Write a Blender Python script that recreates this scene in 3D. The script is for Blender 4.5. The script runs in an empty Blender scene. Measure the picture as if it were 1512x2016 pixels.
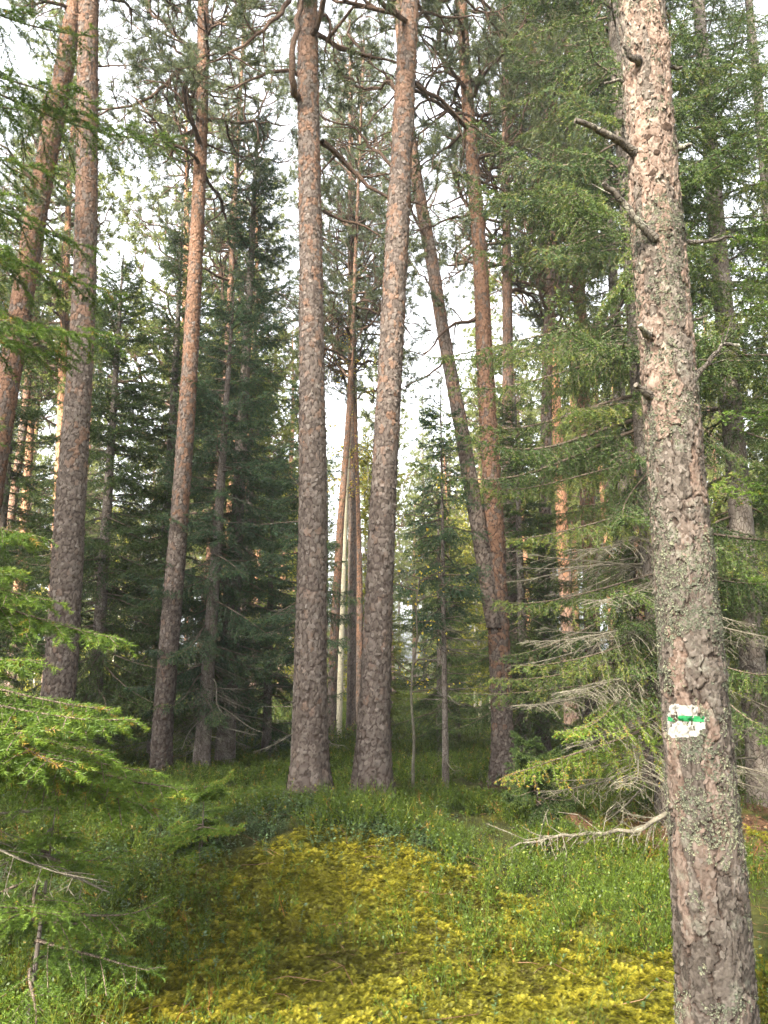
import bpy, math, numpy as np
from mathutils import Vector
R = np.random.default_rng
sc = bpy.context.scene
COL = sc.collection
# ------------------------------------------------------------------ camera
CAM = np.array([0.0, 0.0, 1.6]); PITCH = math.radians(10.3); FPX = 1552.0
cp, sp = math.cos(PITCH), math.sin(PITCH)
def px(x, y, Y):
    """photo pixel -> world point on the plane at distance Y in front of the camera"""
    cx, cy = (x - 756) / FPX, (1008 - y) / FPX
    d = np.array([cx, cp - cy * sp, sp + cy * cp])
    return CAM + d * (Y / d[1])
def depth(Y, y):
    cy = (1008 - y) / FPX
    return Y / (cp - cy * sp)
cam = bpy.data.cameras.new('camera'); cam.sensor_fit = 'VERTICAL'
cam.angle = 2 * math.atan(1008 / FPX); cam.clip_end = 2000; cam.clip_start = 0.05
co = bpy.data.objects.new('camera', cam); COL.objects.link(co)
co.location = CAM; co.rotation_euler = (math.pi / 2 + PITCH, 0, 0); sc.camera = co

# ------------------------------------------------------------------ noise
def _h(ix, iy, iz, seed):
    h = (ix.astype(np.int64) * 374761393 + iy.astype(np.int64) * 668265263 + iz.astype(np.int64) * 2147483647 + seed * 974711) & 0xFFFFFFFF
    h = ((h ^ (h >> 13)) * 1274126177) & 0xFFFFFFFF
    h = ((h ^ (h >> 16)) * 2246822519) & 0xFFFFFFFF
    return ((h ^ (h >> 15)) & 0xFFFFFF) / float(0xFFFFFF)
def vnoise(x, y, z, seed=0):
    ix, iy, iz = np.floor(x), np.floor(y), np.floor(z)
    fx, fy, fz = x - ix, y - iy, z - iz
    fx, fy, fz = fx * fx * (3 - 2 * fx), fy * fy * (3 - 2 * fy), fz * fz * (3 - 2 * fz)
    o = 0
    for a in (0, 1):
        for b in (0, 1):
            for c in (0, 1):
                o = o + _h(ix + a, iy + b, iz + c, seed) * (fx if a else 1 - fx) * (fy if b else 1 - fy) * (fz if c else 1 - fz)
    return o
def fbm(x, y, z, seed=0, octv=4):
    s, a, t = 0, 1.0, 0
    for k in range(octv):
        s = s + a * vnoise(x, y, z, seed + k); t += a; a *= .5; x, y, z = x * 2.03, y * 2.03, z * 2.03
    return s / t
def sstep(a, b, x):
    t = np.clip((x - a) / (b - a), 0, 1); return t * t * (3 - 2 * t)

# ------------------------------------------------------------------ ground height
def gh(x, y):
    x = np.asarray(x, float); y = np.asarray(y, float)
    s = np.where(y < 7.0, 1.7, 2.6)
    h = .25 * np.exp(-((x + .6) / 2.4) ** 2 - ((y - 7.0) / s) ** 2)
    h = h + .24 * np.exp(-((x + .62) / .95) ** 2 - ((y - 5.95) / .72) ** 2)
    h = h + .16 * np.exp(-((x + 3.4) / 1.8) ** 2 - ((y - 7.6) / 2.0) ** 2)
    h = h + .12 * np.exp(-((x - .35) / .5) ** 2 - ((y - 5.2) / .55) ** 2)
    h = h + .10 * np.exp(-((x + .55) / .55) ** 2 - ((y - 5.3) / .4) ** 2)
    h = h + .10 * np.exp(-((x - 3.2) / 1.6) ** 2 - ((y - 7.6) / 1.4) ** 2)
    h = h - .35 * sstep(9, 40, y)
    z = np.zeros_like(h)
    near = np.exp(-((y - 5) / 12) ** 2)
    h = h + (fbm(x * 1.6, y * 1.6, z, 3, 3) - .5) * .16
    h = h + (fbm(x * 5, y * 5, z, 7, 3) - .5) * .13 * near + (np.abs(vnoise(x * 9, y * 9, z, 17) - .5) * -2 + .5) * .035 * near
    h = h + (vnoise(x * .09, y * .09, z, 11) - .5) * .9 * sstep(10, 40, y)
    return h
def g1(x, y): return float(gh(np.array([x]), np.array([y]))[0])

# ------------------------------------------------------------------ materials
def new_mat(name):
    m = bpy.data.materials.new(name); m.use_nodes = True
    nt = m.node_tree; nt.nodes.clear()
    out = nt.nodes.new('ShaderNodeOutputMaterial')
    return m, nt, out
def N(nt, t, **kw):
    n = nt.nodes.new(t)
    for k, v in kw.items():
        if k in n.inputs: n.inputs[k].default_value = v
        else: setattr(n, k, v)
    return n
def ramp(nt, stops, src=None, interp='LINEAR'):
    r = nt.nodes.new('ShaderNodeValToRGB'); cr = r.color_ramp; cr.interpolation = interp
    while len(cr.elements) < len(stops): cr.elements.new(.5)
    for e, (p, c) in zip(cr.elements, stops): e.position = p; e.color = (*c, 1)
    if src is not None: nt.links.new(src, r.inputs[0])
    return r.outputs[0]
def attr(nt, name):
    a = nt.nodes.new('ShaderNodeAttribute'); a.attribute_name = name; return a.outputs['Fac']
def mathn(nt, op, a, b=None, clamp=False):
    n = nt.nodes.new('ShaderNodeMath'); n.operation = op; n.use_clamp = clamp
    for i, v in enumerate((a, b)):
        if v is None: continue
        if isinstance(v, (int, float)): n.inputs[i].default_value = v
        else: nt.links.new(v, n.inputs[i])
    return n.outputs[0]
def mixc(nt, f, a, b, mode='MIX'):
    n = nt.nodes.new('ShaderNodeMix'); n.data_type = 'RGBA'; n.blend_type = mode
    for i, v in ((0, f), (6, a), (7, b)):
        if isinstance(v, (int, float)): n.inputs[i].default_value = v
        elif isinstance(v, tuple): n.inputs[i].default_value = (*v, 1)
        else: nt.links.new(v, n.inputs[i])
    return n.outputs[2]
def noise(nt, scale, detail=4, rough=.55, vec=None):
    n = N(nt, 'ShaderNodeTexNoise'); n.inputs['Scale'].default_value = scale
    n.inputs['Detail'].default_value = detail; n.inputs['Roughness'].default_value = rough
    if vec is not None: nt.links.new(vec, n.inputs['Vector'])
    return n.outputs['Fac']
def objco(nt, scale=(1, 1, 1)):
    t = nt.nodes.new('ShaderNodeTexCoord'); m = nt.nodes.new('ShaderNodeMapping')
    m.inputs['Scale'].default_value = scale; nt.links.new(t.outputs['Object'], m.inputs['Vector'])
    return m.outputs[0]
def bump(nt, h, strength=.5, dist=.01):
    b = nt.nodes.new('ShaderNodeBump'); b.inputs['Strength'].default_value = strength; b.inputs['Distance'].default_value = dist
    nt.links.new(h, b.inputs['Height']); return b.outputs[0]
def principled(nt, out, col, rough=.8, spec=.25, normal=None):
    p = nt.nodes.new('ShaderNodeBsdfPrincipled')
    if isinstance(col, tuple): p.inputs['Base Color'].default_value = (*col, 1)
    else: nt.links.new(col, p.inputs['Base Color'])
    p.inputs['Roughness'].default_value = rough; p.inputs['Specular IOR Level'].default_value = spec
    if normal is not None: nt.links.new(normal, p.inputs['Normal'])
    if out is not None: nt.links.new(p.outputs[0], out.inputs[0])
    return p
def foliage(name, stops, transl=.35, rough=.55, spec=.3, objvar=.0):
    m, nt, out = new_mat(name)
    c = ramp(nt, stops, attr(nt, 'tint'))
    if objvar:
        oi = nt.nodes.new('ShaderNodeObjectInfo')
        c = mixc(nt, mathn(nt, 'MULTIPLY', oi.outputs['Random'], objvar), c, (.13, .15, .03))
    p = principled(nt, None, c, rough, spec)
    t = nt.nodes.new('ShaderNodeBsdfTranslucent'); nt.links.new(c, t.inputs[0])
    mx = nt.nodes.new('ShaderNodeMixShader'); mx.inputs[0].default_value = transl
    nt.links.new(p.outputs[0], mx.inputs[1]); nt.links.new(t.outputs[0], mx.inputs[2]); nt.links.new(mx.outputs[0], out.inputs[0])
    return m
def bark_attr(name, greys, orange, oz=(3.0, 8.0), orange_max=.75, lich=.0, dark=(.55, 4.5)):
    """bark with per-plate colours read from the modelled plates; upper stem flakes to orange"""
    m, nt, out = new_mat(name)
    v = objco(nt)
    c = ramp(nt, greys, attr(nt, 'flake'))
    c = mixc(nt, .35, c, ramp(nt, greys, noise(nt, 26, 5, .7, v)))
    z = nt.nodes.new('ShaderNodeSeparateXYZ'); nt.links.new(v, z.inputs[0])
    mr = nt.nodes.new('ShaderNodeMapRange'); mr.inputs[1].default_value = oz[0]; mr.inputs[2].default_value = oz[1]
    nt.links.new(z.outputs[2], mr.inputs[0])
    big = noise(nt, 2.4, 4, .6, v)
    patch = mathn(nt, 'ADD', attr(nt, 'cell'), mathn(nt, 'MULTIPLY', big, .9))
    of = mathn(nt, 'MULTIPLY', mathn(nt, 'SUBTRACT', patch, mathn(nt, 'SUBTRACT', 1.30, mathn(nt, 'MULTIPLY', mr.outputs[0], .75))), 3.0, True)
    of = mathn(nt, 'MULTIPLY', of, orange_max)
    c = mixc(nt, of, c, ramp(nt, orange, noise(nt, 35, 4, .6, v)))
    if lich:
        lf = ramp(nt, [(.56, (0, 0, 0)), (.68, (1, 1, 1))], noise(nt, 14, 6, .7, v))
        c = mixc(nt, mathn(nt, 'MULTIPLY', lf, lich), c, (.21, .21, .165))
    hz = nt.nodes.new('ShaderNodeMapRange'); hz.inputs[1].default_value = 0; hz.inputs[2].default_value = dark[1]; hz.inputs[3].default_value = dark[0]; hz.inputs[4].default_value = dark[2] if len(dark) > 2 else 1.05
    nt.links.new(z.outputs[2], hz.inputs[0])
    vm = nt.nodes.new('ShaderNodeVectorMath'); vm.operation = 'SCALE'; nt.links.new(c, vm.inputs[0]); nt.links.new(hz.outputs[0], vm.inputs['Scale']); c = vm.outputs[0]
    cr = attr(nt, 'crack')
    c = mixc(nt, ramp(nt, [(0, (1, 1, 1)), (.35, (.75, .75, .75)), (.95, (0, 0, 0))], cr), c, (.030, .020, .015))
    nrm = bump(nt, mathn(nt, 'ADD', noise(nt, 60, 5, .7, v), mathn(nt, 'MULTIPLY', cr, .6)), .55, .006)
    principled(nt, out, c, .88, .15, nrm)
    return m
def bark_plain(name, cols, crackcol, scale=16, zs=.35, orange=None, oz=(4, 9)):
    m, nt, out = new_mat(name)
    v = objco(nt, (1, 1, zs))
    w = nt.nodes.new('ShaderNodeTexNoise'); w.inputs['Scale'].default_value = 5; nt.links.new(v, w.inputs['Vector'])
    wv = nt.nodes.new('ShaderNodeVectorMath'); wv.operation = 'MULTIPLY_ADD'
    nt.links.new(w.outputs['Color'], wv.inputs[0]); wv.inputs[1].default_value = (.12, .12, .12); nt.links.new(v, wv.inputs[2])
    vo = nt.nodes.new('ShaderNodeTexVoronoi'); vo.feature = 'DISTANCE_TO_EDGE'; vo.inputs['Scale'].default_value = scale
    nt.links.new(wv.outputs[0], vo.inputs['Vector'])
    c = ramp(nt, cols, noise(nt, 9, 6, .65, v))
    if orange:
        z = nt.nodes.new('ShaderNodeSeparateXYZ'); nt.links.new(objco(nt), z.inputs[0])
        mr = nt.nodes.new('ShaderNodeMapRange'); mr.inputs[1].default_value = oz[0]; mr.inputs[2].default_value = oz[1]
        nt.links.new(z.outputs[2], mr.inputs[0])
        f = mathn(nt, 'MULTIPLY', mathn(nt, 'SUBTRACT', mathn(nt, 'ADD', noise(nt, 3.5, 4, .6, v), mathn(nt, 'MULTIPLY', mr.outputs[0], .6)), .55), 4, True)
        c = mixc(nt, f, c, orange)
    e = ramp(nt, [(0, (0, 0, 0)), (.09, (1, 1, 1))], vo.outputs['Distance'])
    c = mixc(nt, e, crackcol, c)
    principled(nt, out, c, .9, .12, bump(nt, e, .7, .012))
    return m
M = {}
PINE_GREY = [(.05, (.050, .037, .030)), (.35, (.098, .075, .062)), (.65, (.145, .117, .098)), (.95, (.215, .184, .158))]
PINE_OR = [(.3, (.125, .064, .038)), (.6, (.185, .104, .066)), (.85, (.25, .16, .11))]
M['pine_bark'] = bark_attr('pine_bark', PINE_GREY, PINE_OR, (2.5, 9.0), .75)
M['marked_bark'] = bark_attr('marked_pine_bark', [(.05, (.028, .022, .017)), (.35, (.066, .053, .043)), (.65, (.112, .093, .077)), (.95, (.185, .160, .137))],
                             [(.3, (.16, .075, .045)), (.6, (.22, .12, .08)), (.85, (.27, .17, .12))], (-1, 6), .28, .5, (.52, 4.6, 1.35))  # pale upper bark, raised further in colour to stand in for sun up there
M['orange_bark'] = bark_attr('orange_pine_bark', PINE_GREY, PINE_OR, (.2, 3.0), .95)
M['slim_bark'] = bark_attr('slim_pine_bark', PINE_GREY, PINE_OR, (2.2, 6.0), .9, .0, (.38, 4.5))  # foot darkened in the bark colour for the shade around it
M['far_bark'] = bark_plain('distant_pine_bark', [(.3, (.11, .075, .056)), (.5, (.17, .118, .09)), (.7, (.23, .17, .135))], (.06, .038, .028), 14, .35, (.26, .135, .075), (2, 7))
M['spruce_bark'] = bark_plain('spruce_bark', [(.3, (.075, .06, .05)), (.5, (.12, .10, .085)), (.72, (.19, .17, .14))], (.05, .038, .03), 30, .6)
M['birch_bark'] = bark_plain('birch_bark', [(.25, (.13, .115, .08)), (.4, (.27, .245, .175)), (.7, (.35, .32, .24))], (.24, .22, .16), 9, 3.0)
M['limb_bark'] = bark_plain('pine_limb_bark', [(.3, (.06, .042, .032)), (.5, (.11, .072, .052)), (.7, (.18, .12, .085))], (.08, .05, .035), 40, .8)
M['twig'] = bark_plain('twig_bark', [(.3, (.07, .052, .04)), (.55, (.13, .10, .075)), (.75, (.2, .16, .12))], (.06, .045, .035), 60, 1)
M['stub'] = bark_plain('dead_stub_bark', [(.3, (.05, .042, .036)), (.5, (.10, .085, .07)), (.68, (.3, .29, .23))], (.04, .033, .028), 50, 1)
M['deadtwig'] = bark_plain('lichened_dead_twig', [(.3, (.07, .062, .046)), (.5, (.13, .116, .085)), (.7, (.22, .205, .15))], (.12, .10, .08), 60, 1)
M['spruce'] = foliage('spruce_needles', [(0, (.022, .037, .015)), (.45, (.045, .076, .020)), (.8, (.088, .128, .024)), (1, (.17, .165, .028))], .38, .55, .3)
M['spruce_dark'] = foliage('dark_spruce_needles', [(0, (.020, .040, .022)), (.5, (.042, .080, .036)), (.85, (.085, .128, .038)), (1, (.15, .14, .03))], .36, .55, .3)
M['spruce_near'] = foliage('near_spruce_needles', [(0, (.034, .054, .012)), (.4, (.060, .108, .014)), (.75, (.108, .172, .018)), (.93, (.17, .21, .025)), (1, (.26, .15, .03))], .35, .5, .3)
M['spruce_far'] = foliage('distant_spruce_needles', [(0, (.06, .08, .02)), (.5, (.13, .16, .03)), (1, (.26, .27, .045))], .45, .6, .2, .6)  # brighter and yellower than near spruce: background sunlight put into the needle colour
M['pine'] = foliage('pine_needles', [(0, (.052, .068, .040)), (.5, (.095, .116, .055)), (1, (.17, .185, .07))], .35, .5, .3)
M['pine_far'] = foliage('distant_pine_needles', [(0, (.075, .095, .035)), (.5, (.14, .165, .045)), (1, (.25, .26, .06))], .45, .55, .2, .6)  # raised yellow-green, sunlit look of the far pines painted in
M['usnea'] = foliage('hanging_lichen', [(0, (.06, .066, .04)), (.5, (.115, .115, .07)), (1, (.2, .19, .12))], .3, .8, .1)
M['lichen'] = foliage('foliose_lichen', [(0, (.06, .066, .046)), (.5, (.115, .12, .083)), (1, (.20, .195, .125))], .15, .85, .15)
M['moss'] = foliage('moss_fronds', [(0, (.045, .032, .008)), (.2, (.072, .074, .007)), (.55, (.138, .129, .008)), (1, (.235, .20, .017))], .35, .6, .2)
M['bilberry'] = foliage('bilberry_shoots', [(0, (.024, .026, .006)), (.4, (.036, .063, .005)), (.8, (.074, .113, .007)), (.96, (.17, .17, .02)), (1, (.2, .085, .02))], .35, .5, .3)
M['lingon'] = foliage('lingonberry_leaves', [(0, (.026, .042, .015)), (.5, (.044, .074, .026)), (.9, (.075, .12, .045)), (1, (.2, .16, .04))], .2, .35, .5)
M['glow_crown'] = foliage('warm_glow_birch_crown', [(0, (.12, .14, .025)), (.6, (.24, .24, .03)), (1, (.36, .30, .035))], .5, .55, .2, .3)  # leaf colour chosen as warm sunlit glow for the added far birches
M['birch_leaf'] = foliage('yellow_birch_leaves', [(0, (.25, .25, .03)), (.6, (.5, .40, .04)), (1, (.6, .42, .05))], .45, .5, .3)
M['litter'] = foliage('brown_litter', [(0, (.06, .031, .017)), (.5, (.125, .066, .036)), (1, (.23, .14, .08))], .2, .7, .2)
def paint(name, col, worn):
    m, nt, out = new_mat(name); v = objco(nt)
    c = mixc(nt, ramp(nt, [(.55, (0, 0, 0)), (.72, (1, 1, 1))], noise(nt, 55, 6, .7, v)), col, worn)
    principled(nt, out, c, .75, .3, bump(nt, noise(nt, 90, 4, .6, v), .3, .003)); return m
M['white_paint'] = paint('white_blaze_paint', (.21, .20, .178), (.13, .115, .097))
M['green_paint'] = paint('green_stripe_paint', (.007, .12, .034), (.015, .07, .03))
M['hole'] = None
m, nt, out = new_mat('hollow_wood'); principled(nt, out, ramp(nt, [(.3, (.02, .014, .01)), (.7, (.06, .04, .03))], noise(nt, 40, 4)), .95, .05); M['hole'] = m
# ground
m, nt, out = new_mat('forest_floor'); v = objco(nt)
mo = attr(nt, 'mossy'); li = attr(nt, 'litter')
base = ramp(nt, [(.3, (.02, .02, .009)), (.5, (.035, .038, .011)), (.7, (.065, .065, .014))], noise(nt, 7, 6, .7, v))
mossc = ramp(nt, [(.3, (.06, .05, .01)), (.55, (.10, .095, .011)), (.75, (.15, .14, .015))], noise(nt, 18, 6, .7, v))
litc = ramp(nt, [(.3, (.04, .022, .013)), (.55, (.08, .043, .024)), (.75, (.13, .078, .045))], noise(nt, 30, 6, .7, v))
c = mixc(nt, mo, base, mossc); c = mixc(nt, li, c, litc)
principled(nt, out, c, .95, .1, bump(nt, noise(nt, 40, 6, .75, v), .8, .03)); M['ground'] = m

# ------------------------------------------------------------------ mesh building
class MB:
    def __init__(s): s.V = []; s.F = {3: [], 4: []}; s.n = 0
    def add(s, V, F, mat=0, tint=.5, **at):
        V = np.asarray(V, np.float32); F = np.asarray(F, np.int64)
        if len(V) == 0: return
        t = np.full(len(V), tint, np.float32) if np.isscalar(tint) else np.asarray(tint, np.float32)
        s.V.append((V, t, at)); s.F[F.shape[1]].append((F + s.n, mat)); s.n += len(V)
    def mesh(s, name, mats, smooth=False, base=None):
        V = np.concatenate([v[0] for v in s.V])
        if base is not None: V = V - np.asarray(base, np.float32)
        T = np.concatenate([v[1] for v in s.V])
        me = bpy.data.meshes.new(name); me.vertices.add(len(V)); me.vertices.foreach_set('co', V.astype(np.float32).ravel())
        loops, starts, mi, off = [], [], [], 0
        for k in (3, 4):
            for F, mt in s.F[k]:
                loops.append(F.ravel()); starts.append(off + np.arange(len(F)) * k); off += F.size
                mi.append(np.full(len(F), mt) if np.isscalar(mt) else mt)
        L = np.concatenate(loops).astype(np.int32); S = np.concatenate(starts).astype(np.int32); I = np.concatenate(mi).astype(np.int32)
        me.loops.add(len(L)); me.loops.foreach_set('vertex_index', L)
        me.polygons.add(len(S)); me.polygons.foreach_set('loop_start', S)
        me.polygons.foreach_set('material_index', I)
        if smooth: me.polygons.foreach_set('use_smooth', np.ones(len(S), bool))
        a = me.attributes.new('tint', 'FLOAT', 'POINT'); a.data.foreach_set('value', T)
        names = {k for v in s.V for k in v[2]}
        for k in names:
            arr = np.concatenate([np.broadcast_to(np.asarray(v[2].get(k, 0.5), np.float32), (len(v[0]),)) for v in s.V])
            a = me.attributes.new(k, 'FLOAT', 'POINT'); a.data.foreach_set('value', np.ascontiguousarray(arr))
        for mt in mats: me.materials.append(mt)
        me.update(calc_edges=True)
        return me
def obj(name, me, parent=None):
    o = bpy.data.objects.new(name, me); COL.objects.link(o)
    if parent is not None: o.parent = parent
    return o
def thing(name, label, cat, loc, group=None):
    o = bpy.data.objects.new(name, None); COL.objects.link(o); o.location = [float(v) for v in loc]
    o.empty_display_size = .2
    o['label'] = label; o['category'] = cat
    if group: o['group'] = group
    return o
def dup(root, loc, rz, s, label, group=None):
    r = root.copy(); COL.objects.link(r); r.location = [float(v) for v in loc]; r.rotation_euler = (0, 0, rz); r.scale = (s, s, s)
    r['label'] = label
    if group: r['group'] = group
    for ch in list(root.children):
        c = ch.copy(); COL.objects.link(c); c.parent = r
    return r
def nrm(v): return v / np.maximum(np.linalg.norm(v, axis=-1, keepdims=True), 1e-9)
def prisms(mb, p0, p1, r0, r1, mat=0, tint=.3, k=3):
    p0, p1 = np.asarray(p0, float), np.asarray(p1, float); n = len(p0)
    if n == 0: return
    a = nrm(p1 - p0); ref = np.where(np.abs(a[:, 2:3]) > .9, np.array([[1., 0, 0]]), np.array([[0, 0, 1.]]))
    u = nrm(np.cross(a, ref)); v = np.cross(a, u)
    th = np.arange(k) * 2 * math.pi / k
    ring = u[:, None] * np.cos(th)[None, :, None] + v[:, None] * np.sin(th)[None, :, None]
    r0 = np.broadcast_to(np.asarray(r0, float), (n,)); r1 = np.broadcast_to(np.asarray(r1, float), (n,))
    V = np.concatenate([p0[:, None] + ring * r0[:, None, None], p1[:, None] + ring * r1[:, None, None]], 1).reshape(-1, 3)
    b = np.arange(n)[:, None] * 2 * k; j = np.arange(k)[None]; j2 = (j + 1) % k
    F = np.stack([b + j, b + j2, b + k + j2, b + k + j], -1).reshape(-1, 4)
    t = tint if np.isscalar(tint) else np.repeat(tint, 2 * k)
    mb.add(V, F, mat, t)
def tube(mb, P, rad, k=8, mat=0, tint=.4, cap=True, rough=0, seed=0):
    P = np.asarray(P, float); n = len(P); rad = np.broadcast_to(np.asarray(rad, float), (n,))
    T = nrm(np.gradient(P, axis=0)); u = np.cross(T[0], [0, 0, 1.] if abs(T[0][2]) < .9 else [1., 0, 0]); U = []
    for i in range(n):
        u = u - T[i] * np.dot(u, T[i]); u = u / (np.linalg.norm(u) + 1e-9); U.append(u)
    U = np.array(U); W = np.cross(T, U); th = np.arange(k) * 2 * math.pi / k
    rr = rad[:, None] * np.ones((1, k))
    if rough: rr = rr * (1 + (R(seed).random((n, k)) - .5) * 2 * rough)
    V = P[:, None] + (U[:, None] * np.cos(th)[None, :, None] + W[:, None] * np.sin(th)[None, :, None]) * rr[..., None]
    i = np.arange(n - 1)[:, None]; j = np.arange(k)[None]; j2 = (j + 1) % k
    F = np.stack([i * k + j, i * k + j2, (i + 1) * k + j2, (i + 1) * k + j], -1).reshape(-1, 4)
    mb.add(V.reshape(-1, 3), F, mat, tint)
    if cap:
        c = V[-1].mean(0) + T[-1] * rad[-1] * .4
        mb.add(np.concatenate([V[-1], c[None]]), np.stack([np.arange(k), (np.arange(k) + 1) % k, np.full(k, k)], -1), mat, tint)
def blades(mb, p0, p1, tint, spacing, ln, wd, ang, seed, mat=0, flat=.75, jit=.12):
    """needles standing round every shoot p0->p1"""
    rng = R(seed); p0, p1 = np.asarray(p0, float), np.asarray(p1, float)
    if len(p0) == 0: return
    d = p1 - p0; L = np.linalg.norm(d, axis=1); n = np.maximum(1, (L / spacing + rng.random(len(L))).astype(int))
    idx = np.repeat(np.arange(len(L)), n); t = rng.random(len(idx))
    a = d[idx] / np.maximum(L[idx], 1e-6)[:, None]; p = p0[idx] + d[idx] * t[:, None]
    r = rng.normal(size=(len(idx), 3)); r -= a * (r * a).sum(1, keepdims=True); r[:, 2] *= flat; r = nrm(r)
    th = ang * (1 + rng.normal(size=len(idx)) * .18)
    dr = a * np.cos(th)[:, None] + r * np.sin(th)[:, None]
    sd = nrm(np.cross(dr, rng.normal(size=(len(idx), 3)))) * (wd * .5)
    l = ln * (.7 + .5 * rng.random(len(idx)))
    V = np.stack([p - sd, p + sd, p + dr * l[:, None]], 1).reshape(-1, 3)
    F = np.arange(len(V)).reshape(-1, 3)
    tt = np.clip((tint if np.isscalar(tint) else np.asarray(tint)[idx]) + rng.normal(size=len(idx)) * jit, 0, 1)
    mb.add(V, F, mat, np.repeat(tt, 3))
class Sk:   # skeleton: wood segments and needled shoots
    def __init__(s): s.w = []; s.s = []
    def W(s): return np.array(s.w) if s.w else np.zeros((0, 8))
    def S(s): return np.array(s.s) if s.s else np.zeros((0, 7))
def rotz(p, a):
    c, s = math.cos(a), math.sin(a); return np.stack([p[..., 0] * c - p[..., 1] * s, p[..., 0] * s + p[..., 1] * c, p[..., 2]], -1)
def roty(p, a):
    c, s = math.cos(a), math.sin(a); return np.stack([p[..., 0] * c - p[..., 2] * s, p[..., 1], p[..., 0] * s + p[..., 2] * c], -1)

# ------------------------------------------------------------------ spruce
def spruce_branch(L, seed, step=.05, hang=.5, r=.012, sag=.3, upturn=.25, ter=.06, bare=.12, l2k=.42):
    """one spruce branch along +x: main axis, side twigs, hanging shoots"""
    rng = R(seed); sk = Sk(); n = 10; t = np.linspace(0, 1, n + 1)
    P = np.stack([L * t, L * .05 * np.sin(t * 5 + rng.random() * 6), L * (.03 * t - sag * t ** 1.6 + upturn * t ** 4)], -1)
    rad = r * (1 - t) ** .8 + .0018
    for i in range(n): sk.w.append((*P[i], *P[i + 1], rad[i], rad[i + 1]))
    def at(u):
        f = min(u * n, n - 1e-6); i = int(f); return P[i] + (P[i + 1] - P[i]) * (f - i), nrm(P[i + 1] - P[i])
    u = bare; side = 1
    while u < .985:
        p, T = at(u); side = -side
        l2 = min(l2k * L, .55) * (1 - u) ** .75 * rng.uniform(.65, 1.15) + .06
        a = math.radians(rng.uniform(42, 66)); B = nrm(np.array([-T[1], T[0], 0.]))
        d = T * math.cos(a) + B * side * math.sin(a) + np.array([0, 0, rng.uniform(-.25, .08)])
        d = nrm(d); q = p.copy(); m = max(2, int(l2 / .09)); st = l2 / m
        for k in range(m):
            d = nrm(d + np.array([rng.normal(0, .06), rng.normal(0, .06), -hang * st * 5.0 * (.35 + k / m)]))
            q2 = q + d * st; tip = (k + 1) / m
            sk.w.append((*q, *q2, .0026, .0018)); sk.s.append((*q, *q2, .25 + .35 * tip * (.5 + .5 * u)))
            nt_ = max(1, int(st / ter))
            for e in range(nt_):
                for sd in (-1, 1):
                    if rng.random() < .12: continue
                    b = q + (q2 - q) * (e + rng.random()) / nt_
                    l3 = rng.uniform(.05, .11) * (1.25 - .6 * tip)
                    Bp = nrm(np.array([-d[1], d[0], 0.]) + 1e-6)
                    d3 = nrm(d * .75 + Bp * sd * .65 + np.array([0, 0, -hang * rng.uniform(.2, 1.3)]))
                    sk.s.append((*b, *(b + d3 * l3), .3 + .45 * rng.random() * (.4 + .6 * tip)))
            q = q2
        u += step / L * rng.uniform(.7, 1.3)
    for i in range(int(n * .45), n): sk.s.append((*P[i], *P[i + 1], .45 + .3 * i / n))
    return sk.W(), sk.S()
_bt = {}
def btemplate(L, step, hang, var, ter):
    key = (round(L, 1), step, round(hang, 1), var, ter)
    if key not in _bt:
        rng = R(int(L * 100) + var * 17 + int(hang * 100))
        _bt[key] = spruce_branch(L, int(L * 100) + var * 17, step, hang, .004 + .007 * L, rng.uniform(.12, .34), rng.uniform(.12, .34), ter)
    return _bt[key]
def place(Wk, Sk_, L, s, az, tilt, org):
    out = []
    for A, c in ((Wk, 2), (Sk_, 2)):
        B = A.copy()
        if A is Wk: B[:, 6:8] *= s
        for i in range(c):
            p = A[:, 3 * i:3 * i + 3] * s; p = roty(p, tilt); p = rotz(p, az); B[:, 3 * i:3 * i + 3] = p + org
        out.append(B)
    return out
def spruce_crown(H, rad, z0, seed, gap=.26, per=(4, 6), step=.042, hang=.6, ter=.055, spacing=.0068, ln=.027, wd=.0095, path=None, ok=None, tint0=0, power=.8):
    """needles + twigs of a whole spruce as one mesh builder; rad = longest branch"""
    rng = R(seed); WW, SS = [], []; z = z0
    while z < H - min(.25, .16 * H):
        f = (z - z0) / max(H - z0, .1)
        for k in range(rng.integers(per[0], per[1] + 1)):
            L = rad * ((1 - f) ** power) * rng.uniform(.6, 1.08) * min(1, .55 + f * 4) + .12
            az = rng.uniform(0, 2 * math.pi); zz = z + rng.uniform(-.1, .1)
            if ok is not None and not ok(zz, az): continue
            Lt = min((.4, .8, 1.3, 1.9, 2.5), key=lambda q: abs(q - L))
            Wk, Sg = btemplate(Lt, step, hang * (1 - .5 * f), int(rng.integers(0, 4)), ter)
            tilt = math.radians(-16 + 55 * f ** 1.5 + rng.normal(0, 7))
            o = np.array([0, 0, zz]) if path is None else path(zz)
            a, b = place(Wk, Sg, Lt, L / Lt, az, tilt, o); b[:, 6] = np.clip(b[:, 6] + tint0 + rng.normal(0, .08), 0, .88)
            WW.append(a); SS.append(b)
        z += gap * rng.uniform(.75, 1.25) * (1 - .45 * f)
    tl = min(.5, .2 * H); top = np.array([0, 0, H - tl]) if path is None else path(H - tl)
    SS.append(np.array([[*top, *(top + np.array([0, 0, tl])), .6]]))
    Wk, Sg = np.concatenate(WW), np.concatenate(SS)
    mb = MB(); prisms(mb, Wk[:, :3], Wk[:, 3:6], Wk[:, 6], Wk[:, 7], 1, .3)
    blades(mb, Sg[:, :3], Sg[:, 3:6], Sg[:, 6], spacing, ln, wd, 1.0, seed + 5, 0)
    return mb
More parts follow.
